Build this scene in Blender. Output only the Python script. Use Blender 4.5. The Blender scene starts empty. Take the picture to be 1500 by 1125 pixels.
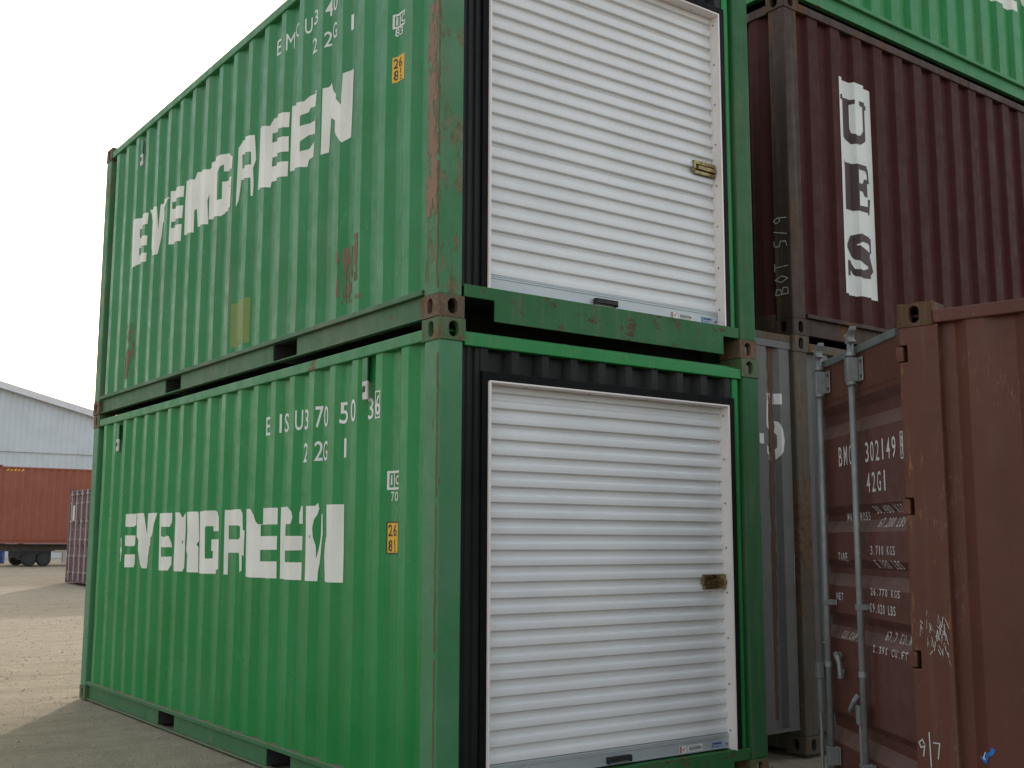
import bpy, bmesh, math, random
from mathutils import Vector, Matrix, noise as mnoise
R = math.radians
sc = bpy.context.scene
COL = sc.collection
random.seed(7)

# ------------------------------------------------------------------ camera
CAM = Vector((-3.1189, -4.8978, 1.4290)); YAW, PIT, ROL = 0.6318, 0.1378, 0.0029
fw = Vector((math.sin(YAW)*math.cos(PIT), math.cos(YAW)*math.cos(PIT), math.sin(PIT)))
r0 = Vector((math.cos(YAW), -math.sin(YAW), 0)); u0 = r0.cross(fw)
cr = math.cos(ROL)*r0 + math.sin(ROL)*u0; cu_ = -math.sin(ROL)*r0 + math.cos(ROL)*u0
cam = bpy.data.objects.new('camera', bpy.data.cameras.new('camera')); COL.objects.link(cam)
M = Matrix((cr, cu_, -fw)).transposed().to_4x4(); M.translation = CAM
cam.matrix_world = M
cam.data.sensor_width = 36; cam.data.lens = 36*1663.34/1500
cam.data.clip_end = 3000; cam.data.clip_start = 0.05
sc.camera = cam

# ------------------------------------------------------------------ light
SUN_AZ, SUN_EL = R(32.4), R(15.0)
w = bpy.data.worlds.new('World'); sc.world = w; w.use_nodes = True
nt = w.node_tree; bg = nt.nodes['Background']
sky = nt.nodes.new('ShaderNodeTexSky'); sky.sky_type = 'NISHITA'; sky.sun_disc = False
sky.sun_elevation = SUN_EL; sky.sun_rotation = SUN_AZ
sky.air_density = 1.0; sky.dust_density = 3.0; sky.ozone_density = 1.0
wb = nt.nodes.new('ShaderNodeMix'); wb.data_type = 'RGBA'; wb.blend_type = 'MULTIPLY'      # white haze: the camera's white balance for open shade
wb.inputs[0].default_value = 1; wb.inputs[7].default_value = (.45, .385, .33, 1)
veil = nt.nodes.new('ShaderNodeMix'); veil.data_type = 'RGBA'; veil.blend_type = 'ADD'      # thin white overcast over the whole dome
veil.inputs[0].default_value = 1; veil.inputs[7].default_value = (1.69, 1.76, 1.83, 1)
nt.links.new(sky.outputs[0], wb.inputs[6]); nt.links.new(wb.outputs[2], veil.inputs[6]); nt.links.new(veil.outputs[2], bg.inputs[0]); bg.inputs[1].default_value = 0.15
sl = bpy.data.lights.new('sun', 'SUN'); sl.energy = .9; sl.angle = R(2.0); sl.color = (1, .93, .82)
so = bpy.data.objects.new('sun', sl); COL.objects.link(so)
sd = Vector((math.sin(SUN_AZ)*math.cos(SUN_EL), math.cos(SUN_AZ)*math.cos(SUN_EL), math.sin(SUN_EL)))
so.rotation_euler = sd.to_track_quat('Z', 'Y').to_euler(); so.location = (0, 0, 30)
sc.view_settings.view_transform = 'Standard'; sc.view_settings.look = 'None'
sc.view_settings.exposure = 1.4; sc.view_settings.gamma = 1.0

# ------------------------------------------------------------------ helpers
def tag(o, label=None, cat=None, group=None, kind=None):
    if label: o['label'] = label
    if cat: o['category'] = cat
    if group: o['group'] = group
    if kind: o['kind'] = kind
    return o

def empty(name, loc, rz=0, **k):
    o = bpy.data.objects.new(name, None); COL.objects.link(o)
    o.location = loc; o.rotation_euler = (0, 0, rz); o.empty_display_size = .3
    return tag(o, **k)

class MB:
    """collects primitives, then links them as one mesh object"""
    def __init__(s): s.v = []; s.f = []
    def add(s, vs, fs):
        b = len(s.v); s.v += [tuple(p) for p in vs]; s.f += [tuple(b+i for i in f) for f in fs]; return s
    def box(s, x0, x1, y0, y1, z0, z1):
        if x0 > x1: x0, x1 = x1, x0
        if y0 > y1: y0, y1 = y1, y0
        return s.add([(x0,y0,z0),(x1,y0,z0),(x1,y1,z0),(x0,y1,z0),(x0,y0,z1),(x1,y0,z1),(x1,y1,z1),(x0,y1,z1)],
              [(0,3,2,1),(4,5,6,7),(0,1,5,4),(1,2,6,5),(2,3,7,6),(3,0,4,7)])
    def tube(s, pts, r, n=10, cap=True):
        pts = [Vector(p) for p in pts]; rr = r if isinstance(r, (list, tuple)) else [r]*len(pts)
        rings = []
        up = None
        for i, p in enumerate(pts):
            t = (pts[min(i+1, len(pts)-1)] - pts[max(i-1, 0)]).normalized()
            if up is None: up = Vector((0,0,1)) if abs(t.z) < .9 else Vector((1,0,0))
            a = t.cross(up).normalized(); b = a.cross(t).normalized(); up = b
            rings.append([p + rr[i]*(math.cos(2*math.pi*k/n)*a + math.sin(2*math.pi*k/n)*b) for k in range(n)])
        vs = [q for ring in rings for q in ring]; fs = []
        for i in range(len(pts)-1):
            for k in range(n):
                fs.append((i*n+k, i*n+(k+1) % n, (i+1)*n+(k+1) % n, (i+1)*n+k))
        if cap: fs += [tuple(range(n))[::-1], tuple((len(pts)-1)*n+k for k in range(n))]
        return s.add(vs, fs)
    def prism(s, poly, P, t0, t1):
        """poly of 2D points, P(u, v, t) -> 3D, extruded from t0 to t1"""
        n = len(poly)
        vs = [P(u, v, t0) for u, v in poly] + [P(u, v, t1) for u, v in poly]
        fs = [tuple(range(n)), tuple(range(2*n-1, n-1, -1))] + [(i, (i+1) % n, n+(i+1) % n, n+i) for i in range(n)]
        return s.add(vs, fs)
    def xf(s, fn): s.v = [tuple(fn(Vector(p))) for p in s.v]; return s
    def build(s, name, mat, parent=None, bevel=0, smooth=False, seg=2, wn=False):
        me = bpy.data.meshes.new(name); me.from_pydata(s.v, [], s.f)
        bm = bmesh.new(); bm.from_mesh(me)
        bmesh.ops.recalc_face_normals(bm, faces=bm.faces); bm.to_mesh(me); bm.free()
        me.materials.append(mat)
        if smooth:
            for p in me.polygons: p.use_smooth = True
        o = bpy.data.objects.new(name, me); COL.objects.link(o)
        if parent: o.parent = parent
        if bevel:
            m = o.modifiers.new('bevel', 'BEVEL'); m.width = bevel; m.segments = seg; m.limit_method = 'ANGLE'; m.angle_limit = R(50)
        return o

def rgb(h):  # sRGB hex to linear
    c = [int(h[i:i+2], 16)/255 for i in (0, 2, 4)]
    return tuple(x/12.92 if x <= .04045 else ((x+.055)/1.055)**2.4 for x in c)

# ------------------------------------------------------------------ materials
def nodes(name):
    m = bpy.data.materials.new(name); m.use_nodes = True
    t = m.node_tree; b = t.nodes['Principled BSDF']
    return m, t, b, t.nodes.new, t.links.new

def nz(N, L, co, scale, detail=6, rough=.6, stretch=None, seed=0):
    mp = N('ShaderNodeMapping'); L(co, mp.inputs[0])
    mp.inputs['Location'].default_value = (seed*3.17, seed*1.73, seed*2.41)
    if stretch: mp.inputs['Scale'].default_value = stretch
    n = N('ShaderNodeTexNoise'); n.inputs['Scale'].default_value = scale
    n.inputs['Detail'].default_value = detail; n.inputs['Roughness'].default_value = rough
    L(mp.outputs[0], n.inputs['Vector']); return n.outputs['Fac']

def ramp(N, L, fac, a, b, c0=(0,0,0,1), c1=(1,1,1,1)):
    r = N('ShaderNodeValToRGB'); L(fac, r.inputs[0])
    r.color_ramp.elements[0].position = a; r.color_ramp.elements[1].position = b
    r.color_ramp.elements[0].color = c0; r.color_ramp.elements[1].color = c1
    return r.outputs[0]

def mixc(N, L, fac, a, b, mode='MIX'):
    m = N('ShaderNodeMix'); m.data_type = 'RGBA'; m.blend_type = mode
    for sock, val in ((m.inputs[0], fac), (m.inputs[6], a), (m.inputs[7], b)):
        if isinstance(val, (int, float)): sock.default_value = val
        elif isinstance(val, tuple): sock.default_value = val if len(val) == 4 else (*val, 1)
        else: L(val, sock)
    return m.outputs[2]

def paint(name, base, fade=None, rust=.1, streak=.2, rough=.45, seed=0, rustcol=(.12,.05,.022), rustcol2=(.26,.13,.07),
          rscale=5, rstretch=(1,1,.45), bump=.08, dirt=(.16,.13,.09), rop=1.0, spec=.45, big=.25, scratch=.0, upface=0, upfacecol=(.20,.16,.12)):
    m, t, b, N, L = nodes(name)
    co = N('ShaderNodeTexCoord').outputs['Object']
    fade = fade or tuple(min(1, c*1.35+.015) for c in base)
    n1 = nz(N, L, co, 1.3, 5, .6, seed=seed)
    col = mixc(N, L, ramp(N, L, n1, .35, .7), base, fade)
    n2 = nz(N, L, co, 7, 5, .65, (1,1,.5), seed+1)
    col = mixc(N, L, ramp(N, L, n2, .3, .75, (0,0,0,1), (big,)*3+(1,)), col, tuple(c*.55 for c in base))
    if streak:
        n3 = nz(N, L, co, 22, 5, .65, (1,1,.035), seed+2)
        n3b = nz(N, L, co, 1.1, 3, .6, None, seed+5)
        mm = N('ShaderNodeMath'); mm.operation = 'MULTIPLY'
        L(ramp(N, L, n3, .5, .74), mm.inputs[0]); L(ramp(N, L, n3b, .35, .62, (0,0,0,1), (streak,)*3+(1,)), mm.inputs[1])
        col = mixc(N, L, mm.outputs[0], col, dirt)
    rmask = None
    if rust:
        n4 = nz(N, L, co, rscale, 9, .72, rstretch, seed+3)
        th = .74 - .30*rust
        rmask = ramp(N, L, n4, th, th+.035)
        n5 = nz(N, L, co, 18, 5, .7, None, seed+4)
        rc = mixc(N, L, ramp(N, L, n5, .35, .65), rustcol, rustcol2)
        col = mixc(N, L, mixc(N, L, rop, (0,0,0), rmask), col, rc)
        # rusty runs below
        n7 = nz(N, L, co, rscale*2.2, 8, .7, (1,1,.06), seed+7)
        rm2 = ramp(N, L, n7, th+.06, th+.13)
        col = mixc(N, L, mixc(N, L, .75, (0,0,0), rm2), col, rustcol)
    if scratch:
        n8 = nz(N, L, co, 9, 3, .5, (4,4,.5), seed+9)
        ab = N('ShaderNodeMath'); ab.operation = 'SUBTRACT'; L(n8, ab.inputs[0]); ab.inputs[1].default_value = .5
        a2 = N('ShaderNodeMath'); a2.operation = 'ABSOLUTE'; L(ab.outputs[0], a2.inputs[0])
        n9 = nz(N, L, co, 2.3, 4, .6, None, seed+10)
        ml = N('ShaderNodeMath'); ml.operation = 'MULTIPLY'
        L(ramp(N, L, a2.outputs[0], .0, .012, (1,1,1,1), (0,0,0,1)), ml.inputs[0]); L(ramp(N, L, n9, .52, .62, (0,0,0,1), (scratch,)*3+(1,)), ml.inputs[1])
        col = mixc(N, L, ml.outputs[0], col, tuple(min(1, c*1.5+.12) for c in base))
    if upface:  # separate tone on up-facing surfaces; on the rails it is settled dust
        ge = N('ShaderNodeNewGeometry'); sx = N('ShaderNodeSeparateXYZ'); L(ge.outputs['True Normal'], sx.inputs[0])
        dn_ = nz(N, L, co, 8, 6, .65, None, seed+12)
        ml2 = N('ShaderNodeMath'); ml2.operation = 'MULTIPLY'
        L(ramp(N, L, sx.outputs[2], .2, .5, (0,0,0,1), (upface,)*3+(1,)), ml2.inputs[0]); L(ramp(N, L, dn_, .25, .6, (.55,.55,.55,1), (1,1,1,1)), ml2.inputs[1])
        col = mixc(N, L, ml2.outputs[0], col, upfacecol)
    L(col, b.inputs['Base Color'])
    nr = nz(N, L, co, 9, 4, .6, None, seed+6)
    rr = ramp(N, L, nr, .3, .7, (rough-.1,)*3+(1,), (rough+.12,)*3+(1,))
    if rmask is not None: rr = mixc(N, L, rmask, rr, (.85,.85,.85))
    L(rr, b.inputs['Roughness']); b.inputs['Specular IOR Level'].default_value = spec*.7
    if bump:
        nb = nz(N, L, co, 60, 6, .6, None, seed+8)
        bp = N('ShaderNodeBump'); bp.inputs['Strength'].default_value = bump; bp.inputs['Distance'].default_value = .01
        hsum = nb
        if rmask is not None:
            a = N('ShaderNodeMath'); a.operation = 'MULTIPLY_ADD'; L(rmask, a.inputs[0]); a.inputs[1].default_value = -.6; L(nb, a.inputs[2]); hsum = a.outputs[0]
        L(hsum, bp.inputs['Height']); L(bp.outputs[0], b.inputs['Normal'])
    return m

def peelpaint(name, base, peel=.3, seed=0, rough=.5, scale=6, stretch=(1,1,1)):
    m, t, b, N, L = nodes(name)
    co = N('ShaderNodeTexCoord').outputs['Object']
    n = nz(N, L, co, 2.5, 5, .6, None, seed)
    L(mixc(N, L, ramp(N, L, n, .35, .7), base, tuple(c*.84 for c in base)), b.inputs['Base Color'])
    b.inputs['Roughness'].default_value = rough
    n4 = nz(N, L, co, scale, 10, .7, stretch, seed+3)
    th = .78 - .4*peel
    L(ramp(N, L, n4, th, th+.012, (1,1,1,1), (0,0,0,1)), b.inputs['Alpha'])
    return m

def plain(name, base, rough=.5, metal=0, var=.25, scale=12, seed=0, bump=.05, stretch=None):
    m, t, b, N, L = nodes(name)
    co = N('ShaderNodeTexCoord').outputs['Object']
    n = nz(N, L, co, scale, 6, .65, stretch, seed)
    L(mixc(N, L, ramp(N, L, n, .3, .72), tuple(c*(1-var) for c in base), tuple(min(1, c*(1+var*.5)) for c in base)), b.inputs['Base Color'])
    b.inputs['Roughness'].default_value = rough; b.inputs['Metallic'].default_value = metal
    if bump:
        nb = nz(N, L, co, 70, 5, .6, None, seed+1)
        bp = N('ShaderNodeBump'); bp.inputs['Strength'].default_value = bump; bp.inputs['Distance'].default_value = .01
        L(nb, bp.inputs['Height']); L(bp.outputs[0], b.inputs['Normal'])
    return m

GREEN = (.007, .205, .040); GFADE = (.016, .24, .064)
MAROON = (.054, .0125, .0105); RED = (.098, .031, .020)
M_green = paint('green_wall_paint', GREEN, GFADE, rust=.12, streak=.45, rough=.36, seed=1, rscale=5, scratch=.35, spec=.5, big=.18)
M_green_up = paint('paler_green_wall_paint', (.012,.195,.050), (.036,.235,.086), rust=.15, streak=.6, rough=.38, seed=4, rscale=5, scratch=.5, spec=.55, big=.18)  # paler, slightly bluer green for the upper container
M_green_post = paint('green_post_paint', (.045,.20,.075), (.09,.235,.13), rust=.40, streak=.6, rough=.5, seed=8, rscale=15, rstretch=(1,1,.25), rustcol=(.09,.05,.03), rustcol2=(.22,.14,.08), bump=.2)
M_green_post_worn = paint('worn_green_post_paint', (.04,.19,.07), (.11,.24,.14), rust=.66, streak=.9, rough=.55, seed=12, rscale=15, rstretch=(1,1,.35), rustcol=(.10,.085,.045), rustcol2=(.27,.17,.105), rop=.7, bump=.3)
M_post_far = paint('shade_darkened_post_paint', (.018,.115,.036), (.04,.13,.055), rust=.42, streak=.7, rough=.6, seed=19, rscale=13, rstretch=(1,1,.3), rustcol=(.07,.05,.03), rustcol2=(.14,.09,.05), rop=.8, bump=.2)  # right front posts: alley shade put into the darker green, along with dirt
M_sill = paint('scuffed_green_sill_paint', (.017,.125,.035), (.035,.14,.055), rust=.62, streak=.6, rough=.55, seed=18, rscale=6, rstretch=(1,1,1.8), rustcol=(.05,.04,.022), rustcol2=(.13,.07,.04), bump=.2)
M_green_rail = paint('green_rail_paint', (.03,.21,.07), (.06,.25,.11), rust=.34, streak=.5, rough=.5, seed=15, rscale=5, rstretch=(1,.7,1), bump=.15)
M_green_railup = paint('dusty_green_rail_paint', (.045,.145,.065), (.10,.165,.10), rust=.40, streak=.7, rough=.6, seed=16, rscale=4, rstretch=(1,.6,1), bump=.15, upface=.6)
M_green_raillow = paint('grimy_green_rail_paint', (.024,.15,.048), (.05,.16,.07), rust=.25, streak=.6, rough=.55, seed=17, rscale=6, rstretch=(1,.5,1.4), bump=.15, upface=.9, rustcol=(.07,.055,.03), rustcol2=(.12,.085,.05))
M_cast = paint('rusty_casting_paint', (.10,.075,.045), (.13,.095,.06), rust=.85, streak=.6, rough=.65, seed=20, rscale=11, rustcol=(.11,.055,.03), rustcol2=(.21,.13,.085), bump=.5)
M_cast_g = paint('green_casting_paint', (.05,.13,.05), (.11,.13,.065), rust=.72, streak=.6, rough=.6, seed=24, rscale=11, rustcol=(.13,.06,.028), rustcol2=(.2,.12,.06), bump=.4)
M_black = paint('black_panel_paint', (.004,.0042,.0044), (.008,.0083,.0085), rust=.0, streak=.2, rough=.5, seed=30, dirt=(.02,.02,.019), spec=.14)
M_blackwall = paint('black_corrugated_paint', (.010,.0115,.011), (.019,.021,.020), rust=.0, streak=.3, rough=.42, seed=31, dirt=(.04,.04,.037), spec=.3)
M_maroon = paint('maroon_wall_paint', MAROON, (.058,.016,.0135), rust=.12, streak=.3, rough=.55, seed=33, rscale=4, dirt=(.03,.012,.010), spec=.18)
M_maroon_post = paint('maroon_post_paint', (.038,.018,.014), (.06,.03,.02), rust=.6, streak=.6, rough=.6, seed=36, rscale=5, rstretch=(1,1,.15), rustcol=(.075,.035,.015), rustcol2=(.13,.065,.028), bump=.3)
M_grey = paint('grey_wall_paint', (.115,.114,.108), (.145,.142,.134), rust=.22, streak=.5, rough=.5, seed=40, rscale=3, rstretch=(1,1,.12), rustcol=(.08,.04,.02), rustcol2=(.15,.085,.045))
M_greypost = paint('rusted_post_paint', (.085,.068,.05), (.11,.09,.068), rust=.70, streak=.8, rough=.7, seed=43, rscale=6, rstretch=(1,1,.12), rustcol=(.08,.04,.02), rustcol2=(.16,.095,.05), bump=.4)
M_red = paint('red_wall_paint', RED, (.12,.040,.026), rust=.06, streak=.35, rough=.5, seed=50, rscale=4, dirt=(.09,.035,.025), scratch=.5)
M_redpost = paint('scuffed_red_post_paint', (.10,.031,.019), (.12,.041,.026), rust=.42, streak=.5, rough=.5, seed=53, rscale=13, rstretch=(1,1,.16), rustcol=(.16,.07,.02), rustcol2=(.26,.13,.045), scratch=.7, bump=.15)
M_redcast = paint('orange_rust_casting', (.085,.042,.020), (.11,.058,.028), rust=.6, streak=.4, rough=.7, seed=56, rscale=12, rustcol=(.09,.038,.018), rustcol2=(.17,.085,.04), bump=.4)
M_dooredred = paint('dark_red_door_paint', (.098,.029,.022), (.115,.039,.030), rust=.03, streak=.2, rough=.42, seed=58, bump=.05, upface=.75, upfacecol=(.17,.11,.095))  # paler tone on the up-facing slopes of the door pressings
M_galv = plain('galvanised_steel', (.24,.25,.245), .5, .35, .3, 9, 60, .1)
M_bar = plain('zinc_bar', (.46,.50,.52), .42, .35, .15, 5, 61, .03, (.3,1,1))
M_white = plain('white_door_paint', (.72,.725,.725), .32, 0, .08, 1.6, 62, .02)
M_trim = plain('white_trim_paint', (.80,.74,.71), .4, 0, .08, 4, 63, .02)
M_brass = plain('brass_latch_metal', (.33,.26,.12), .3, .9, .6, 30, 64, .1)
M_rubber = plain('black_rubber', (.016,.016,.017), .6, 0, .4, 15, 65, .1)
M_gasket = plain('grey_rubber_gasket', (.13,.145,.14), .6, 0, .25, 12, 66, .1)
M_ink = peelpaint('white_marking_paint', (.78,.77,.70), .28, 70, .5, 7)
M_ink2 = peelpaint('small_white_marking_paint', (.74,.75,.71), .16, 73, .5, 30)
M_inkdoor = peelpaint('white_door_stencil_paint', (.66,.64,.6), .26, 75, .5, 40)
M_yel = peelpaint('yellow_plate_paint', (.75,.42,.025), .12, 76, .5, 14)
M_ink_k = plain('black_marking_ink', (.02,.02,.018), .5, 0, .2, 12, 77, 0)
M_uwhite = peelpaint('white_panel_paint', (.70,.72,.68), .10, 78, .5, 9)
M_umar = plain('maroon_letter_paint', (.036,.009,.010), .5, 0, .25, 6, 79, 0)
M_chalk = peelpaint('chalk_mark', (.5,.49,.46), .45, 80, .8, 45)
M_blue = plain('blue_sticker', (.02,.16,.50), .35, 0, .3, 20, 81, 0)
M_dark = plain('dark_steel', (.03,.03,.028), .7, 0, .3, 8, 82, .1)
M_olive = peelpaint('olive_patch_paint', (.16,.24,.045), .34, 83, .5, 5, (1,1,.3))
M_scrape = peelpaint('primer_scrape', (.19,.11,.07), .76, 84, .7, 11, (1.6,1.6,.3))
M_ring = plain('chipped_white_ring_paint', (.60,.57,.52), .5, 0, .3, 25, 85, .1)

# ------------------------------------------------------------------ draped lettering
_gc = {}
def _from_curve(cu):
    o = bpy.data.objects.new('glyph_tmp', cu)
    me = bpy.data.meshes.new_from_object(o)
    vs = [(v.co.x, v.co.y) for v in me.vertices]; fs = [tuple(p.vertices) for p in me.polygons]
    bpy.data.objects.remove(o); bpy.data.meshes.remove(me); bpy.data.curves.remove(cu)
    xs = [v[0] for v in vs]; ys = [v[1] for v in vs]
    return vs, fs, (min(xs), max(xs), min(ys), max(ys))
def glyph(ch, bold=.012):
    k = (ch, bold)
    if k not in _gc:
        cu = bpy.data.curves.new('g', 'FONT'); cu.body = ch; cu.offset = bold; cu.resolution_u = 3
        _gc[k] = _from_curve(cu)
    return _gc[k]
def poly(loops):
    cu = bpy.data.curves.new('p', 'CURVE'); cu.dimensions = '2D'; cu.fill_mode = 'FRONT'
    for lp in loops:
        s = cu.splines.new('POLY'); s.points.add(len(lp)-1); s.use_cyclic_u = True
        for i, (x, y) in enumerate(lp): s.points[i].co = (x, y, 0, 1)
    return _from_curve(cu)
def fit(g, u0, u1, v0, v1, unit=False):
    vs, fs, (a, b, c, d) = g
    if unit: a, b, c, d = 0, 1, 0, 1
    return [(u0+(x-a)/(b-a)*(u1-u0), v0+(y-c)/(d-c)*(v1-v0)) for x, y in vs], fs
def drape(name, shapes, P, ucuts, vcuts, mat, parent, off=.002):
    """shapes: list of (verts2d, faces[, extra offset]); P(u, v, out) -> local 3D"""
    bm = bmesh.new()
    lay = []
    out = bmesh.new()
    for sh in shapes:
        vs, fs = sh[0], sh[1]; ex = sh[2] if len(sh) > 2 else 0
        b = bmesh.new(); bv = [b.verts.new((x, y, 0)) for x, y in vs]
        for f in fs:
            try: b.faces.new([bv[i] for i in f])
            except ValueError: pass
        us = [v[0] for v in vs]; zs = [v[1] for v in vs]
        for c in ucuts:
            if min(us)+1e-4 < c < max(us)-1e-4:
                bmesh.ops.bisect_plane(b, geom=b.verts[:]+b.edges[:]+b.faces[:], plane_co=(c,0,0), plane_no=(1,0,0))
        for c in vcuts:
            if min(zs)+1e-4 < c < max(zs)-1e-4:
                bmesh.ops.bisect_plane(b, geom=b.verts[:]+b.edges[:]+b.faces[:], plane_co=(0,c,0), plane_no=(0,1,0))
        b.verts.index_update(); mp = {}
        for v in b.verts: mp[v.index] = out.verts.new(P(v.co.x, v.co.y, off+ex))
        for f in b.faces:
            try: out.faces.new([mp[v.index] for v in f.verts])
            except ValueError: pass
        b.free()
    me = bpy.data.meshes.new(name); out.to_mesh(me); out.free(); bm.free()
    me.materials.append(mat)
    o = bpy.data.objects.new(name, me); COL.objects.link(o); o.parent = parent
    return o
def line(text, u0, v0, h, adv, wd=.62, bold=.012, skew=0):
    """evenly spaced narrow stencil text"""
    sh = []; u = u0
    for ch in text:
        if ch != ' ':
            wch = adv*wd*(.35 if ch in '1I.' else 1)
            vs, fs = fit(glyph(ch, bold), u+(adv*wd-wch)/2, u+(adv*wd+wch)/2, v0, v0+(h*.16 if ch == '.' else h))
            if skew: vs = [(x+(y-v0)*skew, y) for x, y in vs]
            sh.append((vs, fs))
        u += adv
    return sh
def frame(u0, u1, v0, v1, t):
    return poly([[(u0,v0),(u1,v0),(u1,v1),(u0,v1)], [(u0+t,v0+t),(u0+t,v1-t),(u1-t,v1-t),(u1-t,v0+t)]])[:2]
def strokes(lines, wd):
    sh = []
    for i, ln in enumerate(lines):
        for j, (a, b) in enumerate(zip(ln[:-1], ln[1:])):
            dx, dy = b[0]-a[0], b[1]-a[1]; l = math.hypot(dx, dy) or 1; nx, ny = -dy/l*wd/2, dx/l*wd/2
            ex, ey = dx/l*wd*.3, dy/l*wd*.3
            sh.append(([(a[0]-ex+nx,a[1]-ey+ny),(a[0]-ex-nx,a[1]-ey-ny),(b[0]+ex-nx,b[1]+ey-ny),(b[0]+ex+nx,b[1]+ey+ny)], [(0,1,2,3)], .0004*(j % 3)))
    return sh
LET = dict(
 E=[[(0,0),(1,0),(1,.22),(.45,.22),(.45,.39),(1,.39),(1,.6),(.45,.6),(.45,.77),(1,.77),(1,1),(0,1)]],
 V=[[(0,1),(.5,1),(.60,.35),(.76,1),(1,1),(.74,0),(.40,0)]],
 R=[[(0,0),(.40,0),(.40,.40),(.56,.4),(.64,0),(1,0),(.9,.42),(.8,.5),(1,.62),(1,.9),(.9,1),(0,1)], [(.40,.60),(.40,.82),(.62,.82),(.62,.60)]],
 S2=[[(0,0),(.30,0),(.30,.40),(.66,.4),(.70,0),(1,0),(.96,.42),(.86,.48),(1,.6),(1,.9),(.9,1),(0,1)], [(.30,.58),(.30,.84),(.68,.84),(.68,.58)]],
 G=[[(0,.1),(.1,0),(.9,0),(1,.08),(1,.52),(.55,.52),(.55,.38),(.66,.38),(.66,.2),(.36,.2),(.36,.8),(.66,.8),(.66,.66),(1,.66),(1,.9),(.88,1),(.12,1),(0,.9)]],
 N=[[(0,0),(.34,0),(.34,.5),(.60,0),(1,0),(1,1),(.64,1),(.64,.5),(.40,1),(0,1)]])

# ------------------------------------------------------------------ container kit
def prof(y, y0, pit, dep, sl=.071):
    u = (y-y0) % pit; k = pit; f = .034+(.071-sl)/2
    s = [(0,0),(f,0),(f+.004,.03),(f+sl-.005,.97),(f+sl,1),(k-f-.002-sl,1),(k-f+.003-sl,.97),(k-f-.006,.03),(k-f-.002,0),(k,0)]
    for (a, p), (b, q) in zip(s[:-1], s[1:]):
        if u <= b: return dep*(p+(q-p)*(u-a)/(b-a))
    return 0
def breaks(a, b, y0, pit, sl=.071):
    L = [a, b]; f = .034+(.071-sl)/2
    n0 = math.floor((a-y0)/pit)
    for i in range(n0, n0+int((b-a)/pit)+3):
        for d in (f,f+.004,f+sl-.005,f+sl,pit-f-.002-sl,pit-f+.003-sl,pit-f-.006,pit-f-.002):
            y = y0+i*pit+d
            if a+.002 < y < b-.002: L.append(y)
    return sorted(L)
def dent(seed, a, b, amp=.0035):
    p = Vector((a*1.1+seed*7.3, b*1.3, seed*2.9))
    return amp*(mnoise.noise(p)*1.4 + .6*mnoise.noise(p*2.7))

class Side:
    """corrugated long wall; flip=False is the x=0 face, True the x=W face"""
    def __init__(s, W, L, H, flip, seed, y0=.361, n=None, xo=.015, dep=.036, ya=.16, pit=None, sl=.071):
        s.sl = sl; s.W, s.L, s.H, s.flip, s.seed, s.y0, s.xo, s.dep = W, L, H, flip, seed, y0, xo, dep
        s.ya, s.yb = ya, L-ya
        n = n or round((L-2*y0)/.2808); s.pit = pit or (L-2*y0)/n
    def d(s, y, z):
        e = min(1, max(0, (y-s.ya)/.15, 0)); e2 = min(1, max(0, (s.yb-y)/.15)); ez = min(1, max(0, min(z-.16, s.H-.11-z)/.2))
        return s.xo + prof(y, s.y0, s.pit, s.dep, s.sl) + dent(s.seed, y, z)*e*e2*ez
    def P(s, y, z, out=0):
        x = s.d(y, z)-out
        return (s.W-x, y, z) if s.flip else (x, y, z)
    def cuts(s): return breaks(s.ya, s.yb, s.y0, s.pit, s.sl)
    def zc(s): return [.17+(s.H-.28)*i/14 for i in range(15)]
    def build(s, mat, parent):
        ys = s.cuts(); zs = [.15]+s.zc()[1:-1]+[s.H-.09]
        vs = [s.P(y, z) for y in ys for z in zs]; n = len(zs)
        fs = [(i*n+j, i*n+j+1, (i+1)*n+j+1, (i+1)*n+j) for i in range(len(ys)-1) for j in range(n-1)]
        return MB().add(vs, fs).build('side_wall', mat, parent)
    # u runs left-to-right for someone standing outside
    def text(s, name, shapes, mat, parent, off=.002):
        if s.flip:
            P = lambda u, v, o: s.P(u, v, o); c = s.cuts()
        else:
            P = lambda u, v, o: s.P(-u, v, o); c = [-y for y in s.cuts()]
        return drape(name, shapes, P, c, s.zc(), mat, parent, off)

def holed(q0, eu, ev, en, su, sv, cu, cv, hw, hh, depth, mb, n=18):
    """rectangle su x sv with a stadium hole, and the hole's wall going in"""
    hole = []
    for k in range(n):
        a = 2*math.pi*k/n; x, y = math.cos(a)*hw, math.sin(a)*hw
        y += (hh-hw)*(1 if y >= -1e-9 else -1)
        hole.append((cu+x, cv+y))
    outer = []
    for (x, y) in hole:
        dx, dy = x-cu, y-cv
        t = min([(su-cu)/dx if dx > 1e-9 else 1e9, -cu/dx if dx < -1e-9 else 1e9, (sv-cv)/dy if dy > 1e-9 else 1e9, -cv/dy if dy < -1e-9 else 1e9])
        outer.append([cu+dx*t, cv+dy*t])
    for X in (0, su):
        for Y in (0, sv):
            i = min(range(n), key=lambda k: (outer[k][0]-X)**2+(outer[k][1]-Y)**2); outer[i] = [X, Y]
    def P(u, v, d): return q0+eu*u+ev*v-en*d
    vs = [P(u, v, 0) for u, v in outer]+[P(u, v, 0) for u, v in hole]+[P(u, v, depth) for u, v in hole]
    fs = [(i, (i+1) % n, n+(i+1) % n, n+i) for i in range(n)]+[(n+i, n+(i+1) % n, 2*n+(i+1) % n, 2*n+i) for i in range(n)]
    mb.add(vs, fs)

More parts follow.
